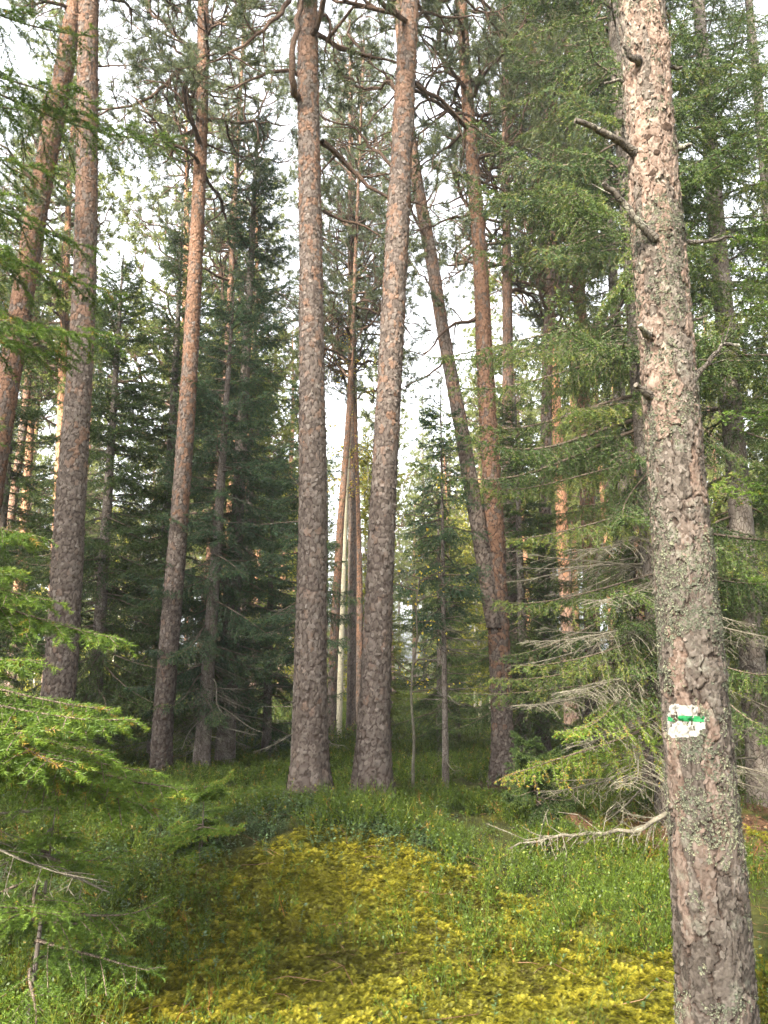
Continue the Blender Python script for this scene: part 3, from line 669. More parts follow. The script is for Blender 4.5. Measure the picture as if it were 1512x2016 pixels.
tint = np.clip(fbm(pt[:, 0] * 9, pt[:, 1] * 9, pt[:, 2] * 6, 27, 2) + rng.normal(0, .18, n) + .12 * (pt[:, 2] < .95), 0, 1); sz = rng.uniform(.0018, .0060, n)
for q_ in range(7):
    r1 = nrm(np.cross(dn, rng.normal(size=(n, 3)))); r2 = np.cross(dn, r1); a = rng.uniform(.1, 1.0, n)[:, None]
    o1 = pt + r1 * (sz * .15)[:, None] + dn * .001; dirv = nrm(r1 + dn * a); s = sz[:, None] * rng.uniform(.7, 1.3, (n, 1))
    V = np.stack([o1, o1 + dirv * s * .6 + r2 * s * .42, o1 + dirv * s * 1.15 + r2 * s * .15 + dn * s * .2, o1 + dirv * s * .7 - r2 * s * .40], 1).reshape(-1, 3)
    mb.add(V, np.arange(4 * n).reshape(-1, 4), 0, np.repeat(np.clip(tint + rng.normal(0, .1, n), 0, 1), 4))
obj('lichen', mb.mesh('lichen_crust', [M['lichen']], False, base), pine1)
# dead branch stubs
def bstub(pts, Ys, r0, r1, seed, lich=.5, parent=pine1, bs=base, mat=M['stub'], twigs=0):
    P = np.array([px(x, y, Y) for (x, y), Y in zip(pts, Ys)]); L = np.linalg.norm(np.diff(P, axis=0), axis=1).sum(); m = max(5, int(L / .02))
    Q_ = smooth_poly(P, m); rg = R(seed); Q_[1:-1] += rg.normal(0, .0035, (m - 2, 3)); b = MB(); t = np.linspace(0, 1, m)
    tube(b, Q_, r0 + (r1 - r0) * t ** .6, 9, 0, .4, True, .2, seed)
    p0, p1 = [], []
    for i in range(twigs):
        j = rg.integers(m // 3, m); d_ = rotdir(nrm(Q_[min(j + 1, m - 1)] - Q_[j - 1]), rg.uniform(.5, 1.2), rg); l_ = rg.uniform(.04, .14); p0.append(Q_[j]); p1.append(Q_[j] + d_ * l_)
    if twigs: prisms(b, p0, p1, .003, .0015, 0, .4, 4)
    if lich: blades(b, Q_[:-1], Q_[1:], .6, .0012 / lich, .012, .006, 1.3, seed + 2, 1, 1.0, .25)
    return obj('branch', b.mesh('stub', [mat, M['lichen']], True, bs), parent)
bstub([(1250, 300), (1215, 275), (1175, 255), (1132, 237)], [2.95, 2.9, 2.85, 2.8], .020, .010, 1, .6)
bstub([(1290, 470), (1250, 430), (1225, 395), (1188, 360)], [2.9, 2.86, 2.84, 2.8], .019, .010, 2, .6, twigs=3)
bstub([(1258, 125), (1240, 112), (1228, 90)], [2.93, 2.88, 2.87], .022, .008, 3, .3)
bstub([(1305, 132), (1325, 135), (1343, 132)], [3.02, 3.0, 3.0], .012, .006, 4, .2)
bstub([(1330, 292), (1348, 290), (1360, 286)], [3.0, 2.98, 2.98], .022, .009, 5, .3)
bstub([(1238, 158), (1212, 156), (1190, 164)], [3.02, 3.0, 3.0], .010, .005, 6, .2)
bstub([(1352, 768), (1380, 730), (1405, 700), (1425, 672), (1455, 680)], [2.95, 2.93, 2.9, 2.9, 2.92], .014, .006, 7, .8, twigs=7)
bstub([(1280, 778), (1262, 766), (1252, 757)], [2.95, 2.92, 2.9], .020, .010, 8, .4)
bstub([(1275, 660), (1266, 648), (1260, 640)], [2.93, 2.88, 2.87], .017, .009, 9, .3)
bstub([(1345, 475), (1375, 478), (1410, 470), (1440, 466)], [3.02, 3.0, 3.0, 3.0], .012, .005, 10, .5, twigs=2)
bstub([(1362, 632), (1375, 628), (1392, 622)], [3.0, 3.0, 3.0], .007, .004, 11, .3)
for x, y, s in ((1276, 330, .011), (1274, 362, .016), (1277, 386, .012), (1262, 297, .012), (1298, 278, .018)):
    c = px(x, y, 3.0); i = int(np.argmin(np.abs(C[:, 2] - c[2]))); th = -math.acos(np.clip((c[0] - C[i][0]) / rr[i], -1, 1)); d_ = np.array([math.cos(th), math.sin(th), 0])
    j = int(round((th % (2 * math.pi)) / (2 * math.pi) * nu)) % nu; ctr = G[i, j] + d_ * .002; e1 = np.cross(d_, [0, 0, 1.]); rg = R(x); kk = 11; b = MB()
    an = np.arange(kk) * 2 * math.pi / kk; ra = s * rg.uniform(.65, 1.2, kk)
    rim = ctr + e1 * (np.cos(an) * ra)[:, None] + np.array([0, 0, 1.]) * (np.sin(an) * ra)[:, None] + d_ * .004
    out = ctr + (rim - ctr) * 1.5 - d_ * .010; inn = ctr + (rim - ctr) * .35 - d_ * .002
    V = np.concatenate([out, rim, inn]); F = np.concatenate([np.stack([a_ * kk + np.arange(kk), a_ * kk + (np.arange(kk) + 1) % kk, (a_ + 1) * kk + (np.arange(kk) + 1) % kk, (a_ + 1) * kk + np.arange(kk)], -1) for a_ in (0, 1)])
    b.add(V, F, 0, .5); b.add(np.concatenate([inn, [inn.mean(0)]]), np.stack([np.arange(kk), (np.arange(kk) + 1) % kk, np.full(kk, kk)], -1), 0, .5); obj('knot_hole', b.mesh('knot', [M['hole']], True, base), pine1)
mb = pine_crown(path, 7.5, 13.8, 22, 77, 2.2); obj('crown', mb.mesh('marked_crown', [M['limb_bark'], M['pine']], False, base), pine1)

# ================================================================== THE OTHER NEAR PINES
def near_pine(label, pts, Y, top, seed, crown, mat='pine_bark', cell=(.040, .072), extra=(), az_ok=None, Lmax=2.4, res=.012, fork=None):
    Q, q, base, path, radf = trunk_px(pts, Y, top)
    t = thing('scots_pine', label, 'tree', base)
    nu = int(np.clip(2 * math.pi * q.max() / res, 30, 120))
    G, at, C, r = bark_grid(Q, q, nu, res * 1.25, cell, .0075, (.020, .032), .0045, seed, .04, (1.0, .25))
    mb = MB(); mb.add(G.reshape(-1, 3), grid_faces(*G.shape[:2]), 0, .5, **{k: v.ravel() for k, v in at.items()})
    if res < .015: bark_flakes(mb, G, nrm((G - C[:, None]) * [1, 1, 0]), at, 15000, seed, (.014, .032), (.022, .055), .006)
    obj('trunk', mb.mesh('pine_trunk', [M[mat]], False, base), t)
    for i, (P, r0, r1, sub, sl) in enumerate(extra):
        W = np.array([px(a, b, Y + c) for a, b, c in P]); mb, sk = limb(W, r0, r1, seed * 31 + i, sub, sl)
        finish_pine(mb, sk, seed * 31 + i, 0, 1); obj('branch', mb.mesh('pine_limb', [M['limb_bark'], M['pine']], False, base), t)
    if crown:
        mb = pine_crown(path, crown[0], crown[1], int(crown[2] * 1.5), seed, Lmax, az_ok=az_ok)
        obj('crown', mb.mesh('pine_crown', [M['limb_bark'], M['pine']], False, base), t)
    return t, path, radf, base
near_pine('thick straight pine rising from the mossy mound, the left trunk of its close pair', [(611, 1575, 74), (611, 1450, 68), (612, 1250, 61), (617, 1008, 55), (612, 504, 45), (607, 200, 41), (605, 0, 39)], 7.2, 17, 101, (7.8, 16.5, 20),
          extra=[([(590, 195, .0), (578, 185, -.25), (574, 140, -.35), (579, 80, -.4), (590, 40, -.4), (592, -40, -.4)], .040, .022, .3, .5),
                 ([(588, 148, .1), (555, 132, -.1), (520, 148, -.2), (480, 152, -.3), (455, 172, -.3)], .024, .010, .8, .6),
                 ([(595, -40, .1), (565, 0, -.3), (545, 40, -.4), (505, 62, -.5), (490, 85, -.5), (450, 104, -.6)], .038, .012, .5, .5),
                 ([(632, 30, .1), (650, 25, .2), (655, 60, .2), (640, 95, .2)], .022, .008, .7, .4),
                 ([(634, 280, .2), (660, 300, .4), (700, 338, .5), (735, 378, .5), (775, 395, .5)], .034, .016, .7, .7),
                 ([(636, 415, .2), (670, 435, .3), (715, 445, .4), (758, 470, .4)], .018, .007, .8, .5)])
near_pine('thick pine leaning slightly right from the mossy mound, the right trunk of the close pair', [(731, 1575, 72), (735, 1450, 65), (743, 1250, 56), (753, 1008, 51), (780, 504, 45), (796, 200, 40), (807, 0, 36)], 7.4, 17, 102, (7.8, 16.5, 20),
          extra=[([(790, 195, .2), (770, 150, .4), (735, 185, .5), (690, 160, .6), (660, 120, .6)], .026, .010, .8, .7),
                 ([(780, 330, .2), (740, 300, .4), (700, 250, .5), (655, 240, .6)], .022, .009, .8, .7),
                 ([(815, 165, .2), (860, 190, .5), (905, 232, .7), (950, 262, .8)], .030, .010, .8, .7),
                 ([(822, 30, .2), (850, 20, .4), (880, 40, .5), (930, 30, .6)], .022, .010, .8, .7)])
near_pine('stout pine with plated grey bark behind the near spruce boughs', [(82, 1578, 64), (104, 1450, 62), (119, 1350, 63), (128, 1200, 60), (137, 1008, 57), (160, 700, 47), (169, 504, 42), (172, 250, 39), (174, 0, 37)], 8.2, 18, 103, (8.8, 17.5, 24),
          extra=[([(160, 560, .1), (130, 540, -.1), (105, 500, -.2), (85, 510, -.3)], .014, .006, 0, 0),
                 ([(152, 400, .1), (130, 395, -.1), (105, 400, -.2)], .012, .006, .3, .3),
                 ([(190, 130, .1), (225, 128, .0), (262, 128, .0)], .012, .006, .8, .35)], mat='pine_bark')
near_pine('reddish pine leaning strongly to the right beside the plated one', [(-75, 1560, 52), (-45, 1150, 46), (8, 800, 42), (26, 700, 41), (57, 504, 40), (92, 310, 38), (115, 200, 36), (133, 100, 33), (150, 0, 31)], 9.6, 18, 104, (8.8, 17.5, 24), mat='orange_bark',
          extra=[([(85, 400, .0), (60, 350, -.2), (20, 300, -.3), (-30, 260, -.4)], .026, .01, .8, .7)])
near_pine('slim pine with dark shaded foot and flaking pinkish upper stem among the spruces', [(312, 1575, 44), (315, 1500, 40), (334, 1250, 39), (344, 1130, 37), (355, 1000, 34), (372, 750, 31), (386, 504, 27), (399, 200, 22), (400, 0, 20)], 10.4, 17, 105, (8.0, 16.5, 30), mat='slim_bark',
          extra=[([(393, 108, .1), (360, 128, -.2), (330, 165, -.4), (300, 188, -.5), (265, 210, -.6), (215, 215, -.7)], .048, .014, .9, .9),
                 ([(395, 150, .1), (375, 120, -.1), (335, 90, .3), (290, 70, .5), (250, 40, .6)], .026, .008, .9, .9),
                 ([(392, 230, .1), (360, 240, .2), (320, 270, .3), (280, 275, .4)], .018, .007, .9, .7),
                 ([(404, 40, .1), (430, 50, -.2), (470, 20, -.4), (500, -20, -.5)], .028, .01, .9, .8),
                 ([(405, 180, .1), (440, 200, .2), (480, 190, .4)], .018, .007, .9, .7)])
t7, path7, rad7, base7 = near_pine('forked pine with reddish stems parting above a shared foot', [(992, 1580, 46), (988, 1400, 41), (983, 1250, 42), (977, 1150, 42), (972, 1008, 38), (965, 900, 34), (953, 700, 31), (946, 504, 28), (937, 400, 26), (920, 200, 22), (908, 0, 20)], 10.0, 17, 106, (7.8, 16.5, 30), mat='orange_bark',
          extra=[([(910, 240, .1), (885, 222, -.1), (860, 205, -.2), (828, 165, -.3)], .028, .01, .7, .7),
                 ([(908, 262, .1), (880, 290, .3), (850, 305, .3), (825, 330, .4)], .026, .010, .8, .7),
                 ([(925, 420, .1), (890, 428, .0), (860, 440, -.1), (828, 452, -.2)], .024, .010, .7, .6),
                 ([(925, 375, .2), (890, 398, .2), (850, 405, .3)], .018, .008, .7, .6),
                 ([(936, 628, .0), (905, 634, -.1), (875, 648, -.2), (856, 668, -.2), (845, 690, -.2)], .030, .010, .3, .4),
                 ([(922, 20, .1), (960, 25, .2), (990, 60, .3), (1040, 90, .4)], .022, .009, .9, .8),
                 ([(928, 160, .1), (960, 130, .2), (985, 110, .3), (1000, 80, .4)], .018, .007, .9, .7),
                 ([(936, 270, .1), (970, 290, .2), (1010, 320, .3), (1050, 340, .4)], .018, .007, .9, .7)])
Q, q, b_, p_, r_ = trunk_px([(978, 1250, 30), (962, 1150, 34), (945, 1050, 34), (926, 950, 31), (910, 850, 29), (877, 680, 26), (863, 600, 25), (850, 504, 25), (828, 400, 24), (812, 300, 22), (795, 150, 19), (782, 0, 17)], 9.95, 15.5, -9, 0)
G, at, C, r = bark_grid(Q[Q[:, 2] > px(0, 1250, 9.95)[2]], q[Q[:, 2] > px(0, 1250, 9.95)[2]], 60, .016, (.040, .072), .0075, (.020, .032), .0045, 206, .04, (1, .3))
mb = MB(); mb.add(G.reshape(-1, 3), grid_faces(*G.shape[:2]), 0, .5, **{k: v.ravel() for k, v in at.items()}); s7 = obj('stem', mb.mesh('fork_stem', [M['pine_bark']], True, base7), t7); s7['label'] = 'greyer left stem of the fork'
for i, (P, r0, r1) in enumerate([([(840, 470, 0), (815, 430, -.1), (800, 380, -.1), (808, 345, -.1)], .022, .008), ([(862, 600, 0), (845, 560, .2), (820, 530, .3), (800, 505, .3)], .016, .006), ([(880, 700, 0), (850, 740, -.2), (810, 750, -.3), (775, 775, -.3)], .018, .006), ([(838, 400, 0), (858, 370, .1), (862, 340, .1)], .016, .006)]):
    W = np.array([px(a, b, 9.9 + c) for a, b, c in P]); mb, sk = limb(W, r0, r1, 900 + i, .8, .5); finish_pine(mb, sk, 900 + i, 0, 1); obj('branch', mb.mesh('fork_limb', [M['limb_bark'], M['pine']], False, base7), t7)
near_pine('orange-barked sunlit pine half hidden behind the painted trunk', [(1290, 1560, 44), (1278, 1300, 39), (1268, 1100, 37), (1260, 800, 34), (1256, 600, 32), (1250, 400, 28), (1246, 200, 24)], 10.2, 16, 107, (9, 15.5, 22), 'orange_bark')
near_pine('thin orange-lit pine behind the spruce trunks', [(384, 1520, 27), (400, 1250, 23), (425, 1000, 18), (438, 850, 15), (447, 700, 13)], 14.5, 16.5, 108, (8, 16, 34), 'orange_bark', res=.02)
near_pine('thin pine leaning across the gap far left of the plated pine', [(-15, 1350, 20), (0, 1150, 18), (20, 1030, 16), (45, 850, 15), (62, 680, 13)], 16.0, 16, 109, (7.5, 15.5, 30), 'orange_bark', res=.02)
near_pine('pale grey pine stem above the spruce boughs, crooked limbs on its right', [(1066, 1500, 29), (1069, 1250, 26), (1073, 1000, 24), (1078, 680, 20), (1084, 580, 19), (1088, 480, 17)], 13.0, 16, 110, (7.2, 15.5, 38), 'pine_bark', res=.018,
          extra=[([(1090, 520, 0), (1105, 580, -.1), (1120, 600, -.1), (1128, 640, -.1)], .03, .012, .8, .6), ([(1090, 590, 0), (1110, 575, .2), (1125, 545, .2)], .02, .008, .8, .6)])
near_pine('sturdy mid-distance pine with bare zigzag limbs above the spruce boughs', [(1172, 1480, 35), (1162, 1100, 30), (1155, 950, 29), (1145, 660, 26), (1139, 560, 24), (1132, 420, 20)], 13.8, 17, 111, (7.6, 16.5, 40), 'orange_bark', res=.018,
          extra=[([(1146, 620, 0), (1120, 600, -.2), (1085, 580, -.2), (1060, 545, -.3)], .03, .01, .8, .7)])
near_pine('slender reddish pine glimpsed between the twin trunks, beside the pale birch', [(650, 1480, 20), (658, 1250, 18), (672, 1000, 14), (684, 860, 12), (690, 760, 10)], 17.0, 16.5, 112, (7.5, 16, 40), 'orange_bark', res=.025)
near_pine('brown shaded pine glimpsed between the twin trunks, just right of the pale birch', [(690, 1490, 18), (693, 1250, 18), (694, 1050, 17), (691, 900, 14), (690, 780, 12)], 18.0, 18, 113, (7.5, 17.5, 44), 'pine_bark', res=.025)
near_pine('brightly sunlit pale pine touching the leaning twin trunk from behind', [(704, 1490, 17), (708, 1300, 16), (706, 1100, 14), (700, 900, 12), (698, 800, 11)], 19.0, 18, 114, (7.8, 17.5, 40), 'orange_bark', res=.025)
near_pine('dark pine trunk close behind the foot of the forked pine', [(1018, 1560, 36), (1012, 1350, 32), (1004, 1150, 28), (1000, 900, 24), (1000, 700, 21)], 13.4, 17, 115, (7.5, 16.5, 38), 'pine_bark', res=.02)
# birch between the twin trunks
Q, q, base, path, radf = trunk_px([(663, 1490, 17), (670, 1300, 14), (675, 1150, 12), (680, 1000, 10), (686, 880, 8)], 17.6, 10.5)
t = thing('birch_tree', 'pale cream birch stem seen in the gap between the twin pines', 'tree', base); mb = MB(); tube(mb, Q[::3], q[::3], 12, 0, .5, True, .04, 4); obj('trunk', mb.mesh('birch_trunk', [M['birch_bark']], True, base), t)
def leafy(path, z0, z1, n, seed, L, nleaf, leaf, base, parent, wood='twig', r=.008):
    rng = R(seed); sk = Sk(); LP = []
    for i in range(n):
        z = rng.uniform(z0, z1); az = rng.uniform(0, 6.28); d = nrm(np.array([math.cos(az), math.sin(az), rng.uniform(.1, .7)])); p = path(z); l = L * rng.uniform(.4, 1); m = 6
        for k in range(m):
            d = nrm(d + rng.normal(0, .2, 3)); q = p + d * l / m; sk.w.append((*p, *q, r * (1 - k / m) + .0015, r * (1 - (k + 1) / m) + .0015))
            for _ in range(rng.poisson(nleaf / m)): LP.append(p + (q - p) * rng.random() + rng.normal(0, .03, 3))
            p = q
    mb = MB(); Wk = sk.W(); prisms(mb, Wk[:, :3], Wk[:, 3:6], Wk[:, 6], Wk[:, 7], 0, .4, 4); LP = np.array(LP); n = len(LP)
    a = nrm(rng.normal(size=(n, 3)) + [0, 0, -.5]); e = nrm(np.cross(a, rng.normal(size=(n, 3)))); l = leaf * rng.uniform(.6, 1.2, (n, 1))
    mb.add(np.stack([LP, LP + a * l * .4 + e * l * .38, LP + a * l, LP + a * l * .4 - e * l * .38], 1).reshape(-1, 3), np.arange(4 * n).reshape(-1, 4), 1, np.repeat(rng.random(n), 4))
    return obj('crown', mb.mesh('leafy_crown', [M[wood], M['birch_leaf']], False, base), parent)
leafy(path, 5, 10.3, 60, 3, 1.3, 24, .05, base, t, r=.012)
W = np.array([px(*a, 8.3) for a in ((816, 1600), (812, 1530), (816, 1450), (809, 1385), (812, 1310), (823, 1255), (818, 1200), (826, 1140))]); base = np.array([W[0][0], 8.3, g1(W[0][0], 8.3)])
t = thing('birch_sapling', 'spindly crooked birch sapling with a few yellow leaves', 'tree', base); Wp = np.concatenate([[base - [0, 0, .1]], W]); mb = MB(); QQ = smooth_poly(Wp, 30); tube(mb, QQ, np.linspace(.019, .006, 30), 7, 0, .5, True, .12, 2)
obj('trunk', mb.mesh('sapling_stem', [M['deadtwig']], True, base), t)
leafy(lambda z: np.array([np.interp(z, QQ[:, 2], QQ[:, 0]), 8.3, z]), 1.2, 3.2, 22, 5, .55, 9, .032, base, t, r=.005)

# ================================================================== SPRUCES
def spruce(label, x, Y, H, rad, z0, seed, r0=.10, mat='spruce', lean=(0, 0), deadn=0, deadL=1.2, ok=None, name='norway_spruce', cat='tree', **kw):
    gz = g1(x, Y); base = np.array([x, Y, gz]); t = thing(name, label, cat, base)
    path = lambda z: np.array([lean[0] * z, lean[1] * z, z])
    obj('trunk', spruce_trunk(H, r0, -.25, path, 14, seed).mesh('spruce_trunk', [M['spruce_bark']], True), t)
    mb = spruce_crown(H, rad, z0, seed, path=path, ok=ok, **kw); obj('crown', mb.mesh('spruce_crown', [M[mat], M['twig']]), t)
    rng = R(seed + 1)
    for i in range(deadn):
        b = MB(); z = rng.uniform(.35, max(z0 + .9, 1.2)); dead_branch(deadL * rng.uniform(.5, 1.05), seed * 7 + i, b, path(z), rng.uniform(0, 6.28), math.radians(rng.uniform(-22, 8)))
        o = obj('branch', b.mesh('dead_branch', [M['deadtwig'], M['usnea']]), t); o['label'] = 'dead lichen-hung lower branch'
    return t
spruce('tall dark narrow spruce with its hanging top between the slim pine and twin pines', -2.33, 12.0, 10.9, 1.25, .9, 301, .13, 'spruce_dark', (.018, 0), 10, 1.2, hang=1.2, gap=.30, per=(4, 6), power=.55)
spruce('broad dark spruce whose pointed top stands left of the slim pine', -3.45, 12.4, 9.0, 1.6, .8, 302, .12, 'spruce', (0, 0), 14, 1.3, hang=.9, gap=.30, per=(4, 6), power=.7)
spruce('short-topped spruce with the thickest bare lower trunk of the dark clump', -2.45, 11.0, 6.9, 1.35, 1.1, 303, .10, 'spruce_dark', (.03, 0), 22, 1.1, hang=1.1, gap=.28, per=(4, 6), power=.6)
spruce('spruce behind the left twin pine, boughs drooping out on both its sides', -1.12, 10.6, 5.6, .95, 1.6, 304, .08, 'spruce_dark', (0, 0), 5, .8, hang=1.1, per=(4, 5), gap=.30)
spruce('fresh green spruce between the plated pine and the slim pine', -4.0, 11.2, 7.6, 1.7, .7, 305, .10, 'spruce', (0, 0), 6, 1.0, gap=.23, per=(5, 6), hang=.8)
spruce('low dark spruce hiding the far view at the foot of the dark clump', -1.9, 13.2, 5.2, 1.4, .3, 316, .07, 'spruce_dark', (0, 0), 4, 1.0, hang=.9)
spruce('leafy green spruce behind the leaning reddish pine', -5.9, 12.0, 8.0, 1.8, .6, 306, .11, 'spruce')
shaggy = spruce('shaggy spruce right behind the painted pine, pale dead lower limbs reaching left', 2.55, 7.3, 13, 2.35, 1.55, 307, .13, 'spruce', (-.01, .01), 26, 1.75, hang=1.15, gap=.37, power=.5, per=(3, 5), tint0=.08)
shaggy_base = np.array(shaggy.location)
spruce('tall drooping spruce standing right of the painted pine', 3.95, 8.6, 15, 2.1, 1.3, 308, .14, 'spruce', (0, 0), 14, 1.5, hang=1.2, power=.6, gap=.42, per=(3, 5), tint0=.12)
spruce('spruce whose bright bough tips enter at the edge right of the painted pine', 3.75, 5.4, 9, 1.55, .8, 309, .09, 'spruce_near', (0, 0), 6, 1.1, hang=.6)
spruce('dark tall spruce behind the pair of mid-distance pines', 3.9, 12.5, 15.5, 1.9, 2.0, 310, .13, 'spruce', (0, 0), 0, hang=1.1, gap=.46, per=(3, 4), power=.5, tint0=.2)
spruce('low bushy spruce filling the space behind the forked pine', 2.15, 12.4, 6.0, 1.5, .7, 311, .08, 'spruce', (0, 0), 6, 1.1)
spruce('slender young spruce with hanging dark tassels beside the forked pine', .72, 9.6, 4.9, .75, 1.9, 312, .035, 'spruce_dark', (0, 0), 9, .55, hang=1.3, gap=.22, per=(3, 4))
spruce('tall green spruce at the far right, its top out of sight', 5.6, 10.5, 15, 2.2, 1.5, 313, .14, 'spruce', (0, 0), 4, 1.4, hang=1.1, gap=.46, per=(3, 4), tint0=.15)
spruce('bushy dark spruce with its lower boughs touching the bilberries behind the birch sapling', .95, 13.6, 4.2, 1.2, .5, 314, .06, 'spruce', (0, 0), 3, .9)
NEAR = dict(step=.026, ter=.024, spacing=.0016, ln=.017, wd=.0045)
spruce('small sparse young spruce standing in the moss', -1.53, 3.72, .92, .56, .26, 320, .011, 'spruce_near', (.06, .0), 4, .32, name='spruce_sapling', cat='young tree', gap=.135, per=(3, 4), hang=.4, power=.55, tint0=.06, step=.030, ter=.030, spacing=.0013, ln=.017, wd=.0034)
spruce('tiny bright seedling spruce on the mound before the dark trunks', -1.22, 5.6, .52, .28, .16, 321, .006, 'spruce_near', (0, 0), 0, name='spruce_sapling', cat='young tree', gap=.13, per=(4, 5), hang=.1, power=1.0, tint0=.18, **NEAR)
spruce('dull drooping seedling spruce beside the needle mound', 1.28, 6.9, .75, .34, .08, 322, .008, 'spruce', (0, 0), 0, name='spruce_sapling', cat='young tree', gap=.10, per=(4, 5), hang=.7, **NEAR)
def bough(parent, base, o0, tip, seed, mats, name, step, hang, ter, spacing, ln, wd, l2k=.38, tadd=0., jit=.09, r=.010):
    dv = tip - o0; L = float(np.linalg.norm(dv)); rg = R(seed); sag, up = rg.uniform(.15, .28), rg.uniform(.05, .16)
    Wk, Sg = spruce_branch(L, seed, step, hang, r, sag, up, ter, .10, l2k); ez = L * (.03 - sag + up)
    Wk, Sg = place(Wk, Sg, L, 1, math.atan2(dv[1], dv[0]), math.atan2(dv[2], math.hypot(dv[0], dv[1])) - math.atan2(ez, L), o0)
    b = MB(); prisms(b, Wk[:, :3], Wk[:, 3:6], Wk[:, 6], Wk[:, 7], 1, .3, 4); tn = np.clip(Sg[:, 6] * 1.1 + tadd + rg.normal(0, .1, len(Sg)), 0, .92); tn[rg.random(len(Sg)) < .02] = 1
    blades(b, Sg[:, :3], Sg[:, 3:6], tn, spacing, ln, wd, .95, seed + 200, 0, .6, jit); return obj('branch', b.mesh(name, mats, False, base), parent)
for i, (x, y, Y, rise, mt, ta) in enumerate(((1002, 1535, 6.1, .35, 'spruce_near', .3), (1060, 1500, 6.4, .3, 'spruce_near', .25), (960, 1335, 6.6, .15, 'spruce', .2), (1030, 1310, 6.2, .25, 'spruce', .25), (1090, 1440, 5.9, .3, 'spruce_near', .2), (905, 1365, 6.9, .1, 'spruce', .1), (980, 1180, 6.5, .3, 'spruce', .15), (1010, 1060, 6.2, .4, 'spruce', .25), (940, 960, 6.6, .4, 'spruce', .2), (890, 760, 6.8, .5, 'spruce', .1), (960, 690, 6.3, .5, 'spruce', .2), (1120, 800, 5.8, .5, 'spruce', .25), (860, 700, 7.2, .4, 'spruce', .05), (930, 400, 6.8, .5, 'spruce_dark', .2), (1000, 320, 6.6, .4, 'spruce_dark', .2), (1060, 180, 6.8, .3, 'spruce_dark', .2), (1050, 480, 6.2, .5, 'spruce_dark', .25))):
    tip = px(x, y, Y); bz = shaggy_base; bough(shaggy, bz, np.array([bz[0] - .01 * tip[2], bz[1], tip[2] + rise]), tip, 1500 + i, [M[mt], M['twig']], 'spruce_bough', .045, .85, .055, .0042, .022, .0068, .34, ta)
for i, (x, y, Y, rise) in enumerate(((1010, 1385, 6.0, .1), (1120, 1360, 5.8, .15), (1050, 1260, 6.1, .2), (1150, 1470, 5.9, .2), (1180, 1180, 5.9, .3), (1130, 1080, 6.2, .3), (1080, 1560, 6.4, .1), (1210, 1545, 5.8, .2))):
    tip = px(x, y, Y); bz = shaggy_base; o0 = np.array([bz[0], bz[1], tip[2] + rise]); dv = tip - o0; b = MB(); dead_branch(float(np.linalg.norm(dv)), 1600 + i, b, o0, math.atan2(dv[1], dv[0]), math.atan2(dv[2], math.hypot(dv[0], dv[1])) + .05, True, .011, 1.8)
    o = obj('branch', b.mesh('dead_branch', [M['deadtwig'], M['usnea']], False, bz), shaggy); o['label'] = 'dead lichen-hung lower branch'
# near spruce at the frame's edge, only its boughs reach into view
tx, ty = -2.75, 3.5; gz = g1(tx, ty); base = np.array([tx, ty, gz])
t = thing('norway_spruce', 'nearest spruce, its long fresh green boughs reaching in from the side', 'tree', base)
obj('trunk', spruce_trunk(9, .11, -.25, None, 14, 330, False).mesh('near_spruce_trunk', [M['spruce_bark']], True), t)
BO = [(345, 1562, 3.0, .62), (290, 1412, 3.0, .22), (330, 1590, 3.15, .75), (222, 1258, 3.3, .50), (120, 1185, 3.3, .35), (225, 1480, 2.7, .5), (60, 1300, 2.6, .25), (270, 1520, 2.9, .5), (140, 1500, 2.5, .4), (60, 1440, 2.4, .3), (190, 1400, 3.0, .35), (85, 1060, 3.6, .35), (30, 1120, 3.1, .2), (120, 1420, 2.5, .35),
      (228, 655, 3.5, .45), (150, 705, 3.7, .35), (250, 590, 4.0, .4), (350, 285, 4.1, .15), (195, 205, 3.8, .2), (125, 350, 3.5, .25), (60, 215, 3.4, .2), (185, 75, 3.9, .1), (45, 640, 3.1, .3), (20, 830, 3.3, .3), (60, 500, 3.3, .25), (20, 380, 3.2, .2), (140, -40, 3.8, 0), (200, 480, 3.9, .3)]
for i, (x, y, Y, rise) in enumerate(BO):
    tip = px(x, y, Y); bough(t, base, np.array([tx, ty, tip[2] + rise]), tip, 500 + i, [M['spruce_near'], M['twig']], 'spruce_bough', .033 if y > 900 else .05, .45, .032, .0014, .019, .0032, .44 if y > 900 else .38, .02 if y > 900 else 0)
b = MB(); dead_branch(1.75, 41, b, np.array([tx, ty, 1.05]) + [0, 0, .12], math.atan2(-.25, 1.6), -.18, True, .014); o = obj('branch', b.mesh('dead_bough', [M['deadtwig'], M['usnea']], False, base), t); o['label'] = 'bare pale dead branch'
# fallen dead branch and needle mound
W = np.array([px(1335, 1594, 6.35), px(1240, 1640, 6.25), px(1160, 1668, 6.15), px(1085, 1694, 6.05), px(1000, 1712, 5.95)]); W[:, 2] = np.maximum(W[:, 2], gh(W[:, 0], W[:, 1]) + np.array([.1, .16, .15, .14, .12])); mb, sk = limb(W, .021, .006, 61, 0); rg = R(62); QQ = smooth_poly(W, 40)
p0, p1 = [], []
for i in range(70):
    j = rg.integers(2, 39); T = nrm(QQ[j] - QQ[j - 1]); d_ = nrm(T * .8 + rg.normal(0, .55, 3) + [0, 0, -.35]); l_ = rg.uniform(.08, .38); a = QQ[j]; c = a + d_ * l_ * .6; e = c + nrm(d_ + rg.normal(0, .35, 3)) * l_ * .5; p0 += [a, c]; p1 += [c, e]
prisms(mb, p0, p1, .004, .002, 0, .5, 4); k = rg.random(len(p0)) < .7; blades(mb, np.array(p0)[k], np.array(p1)[k], .6, .010, .022, .004, 1.2, 63, 1, .9, .25)
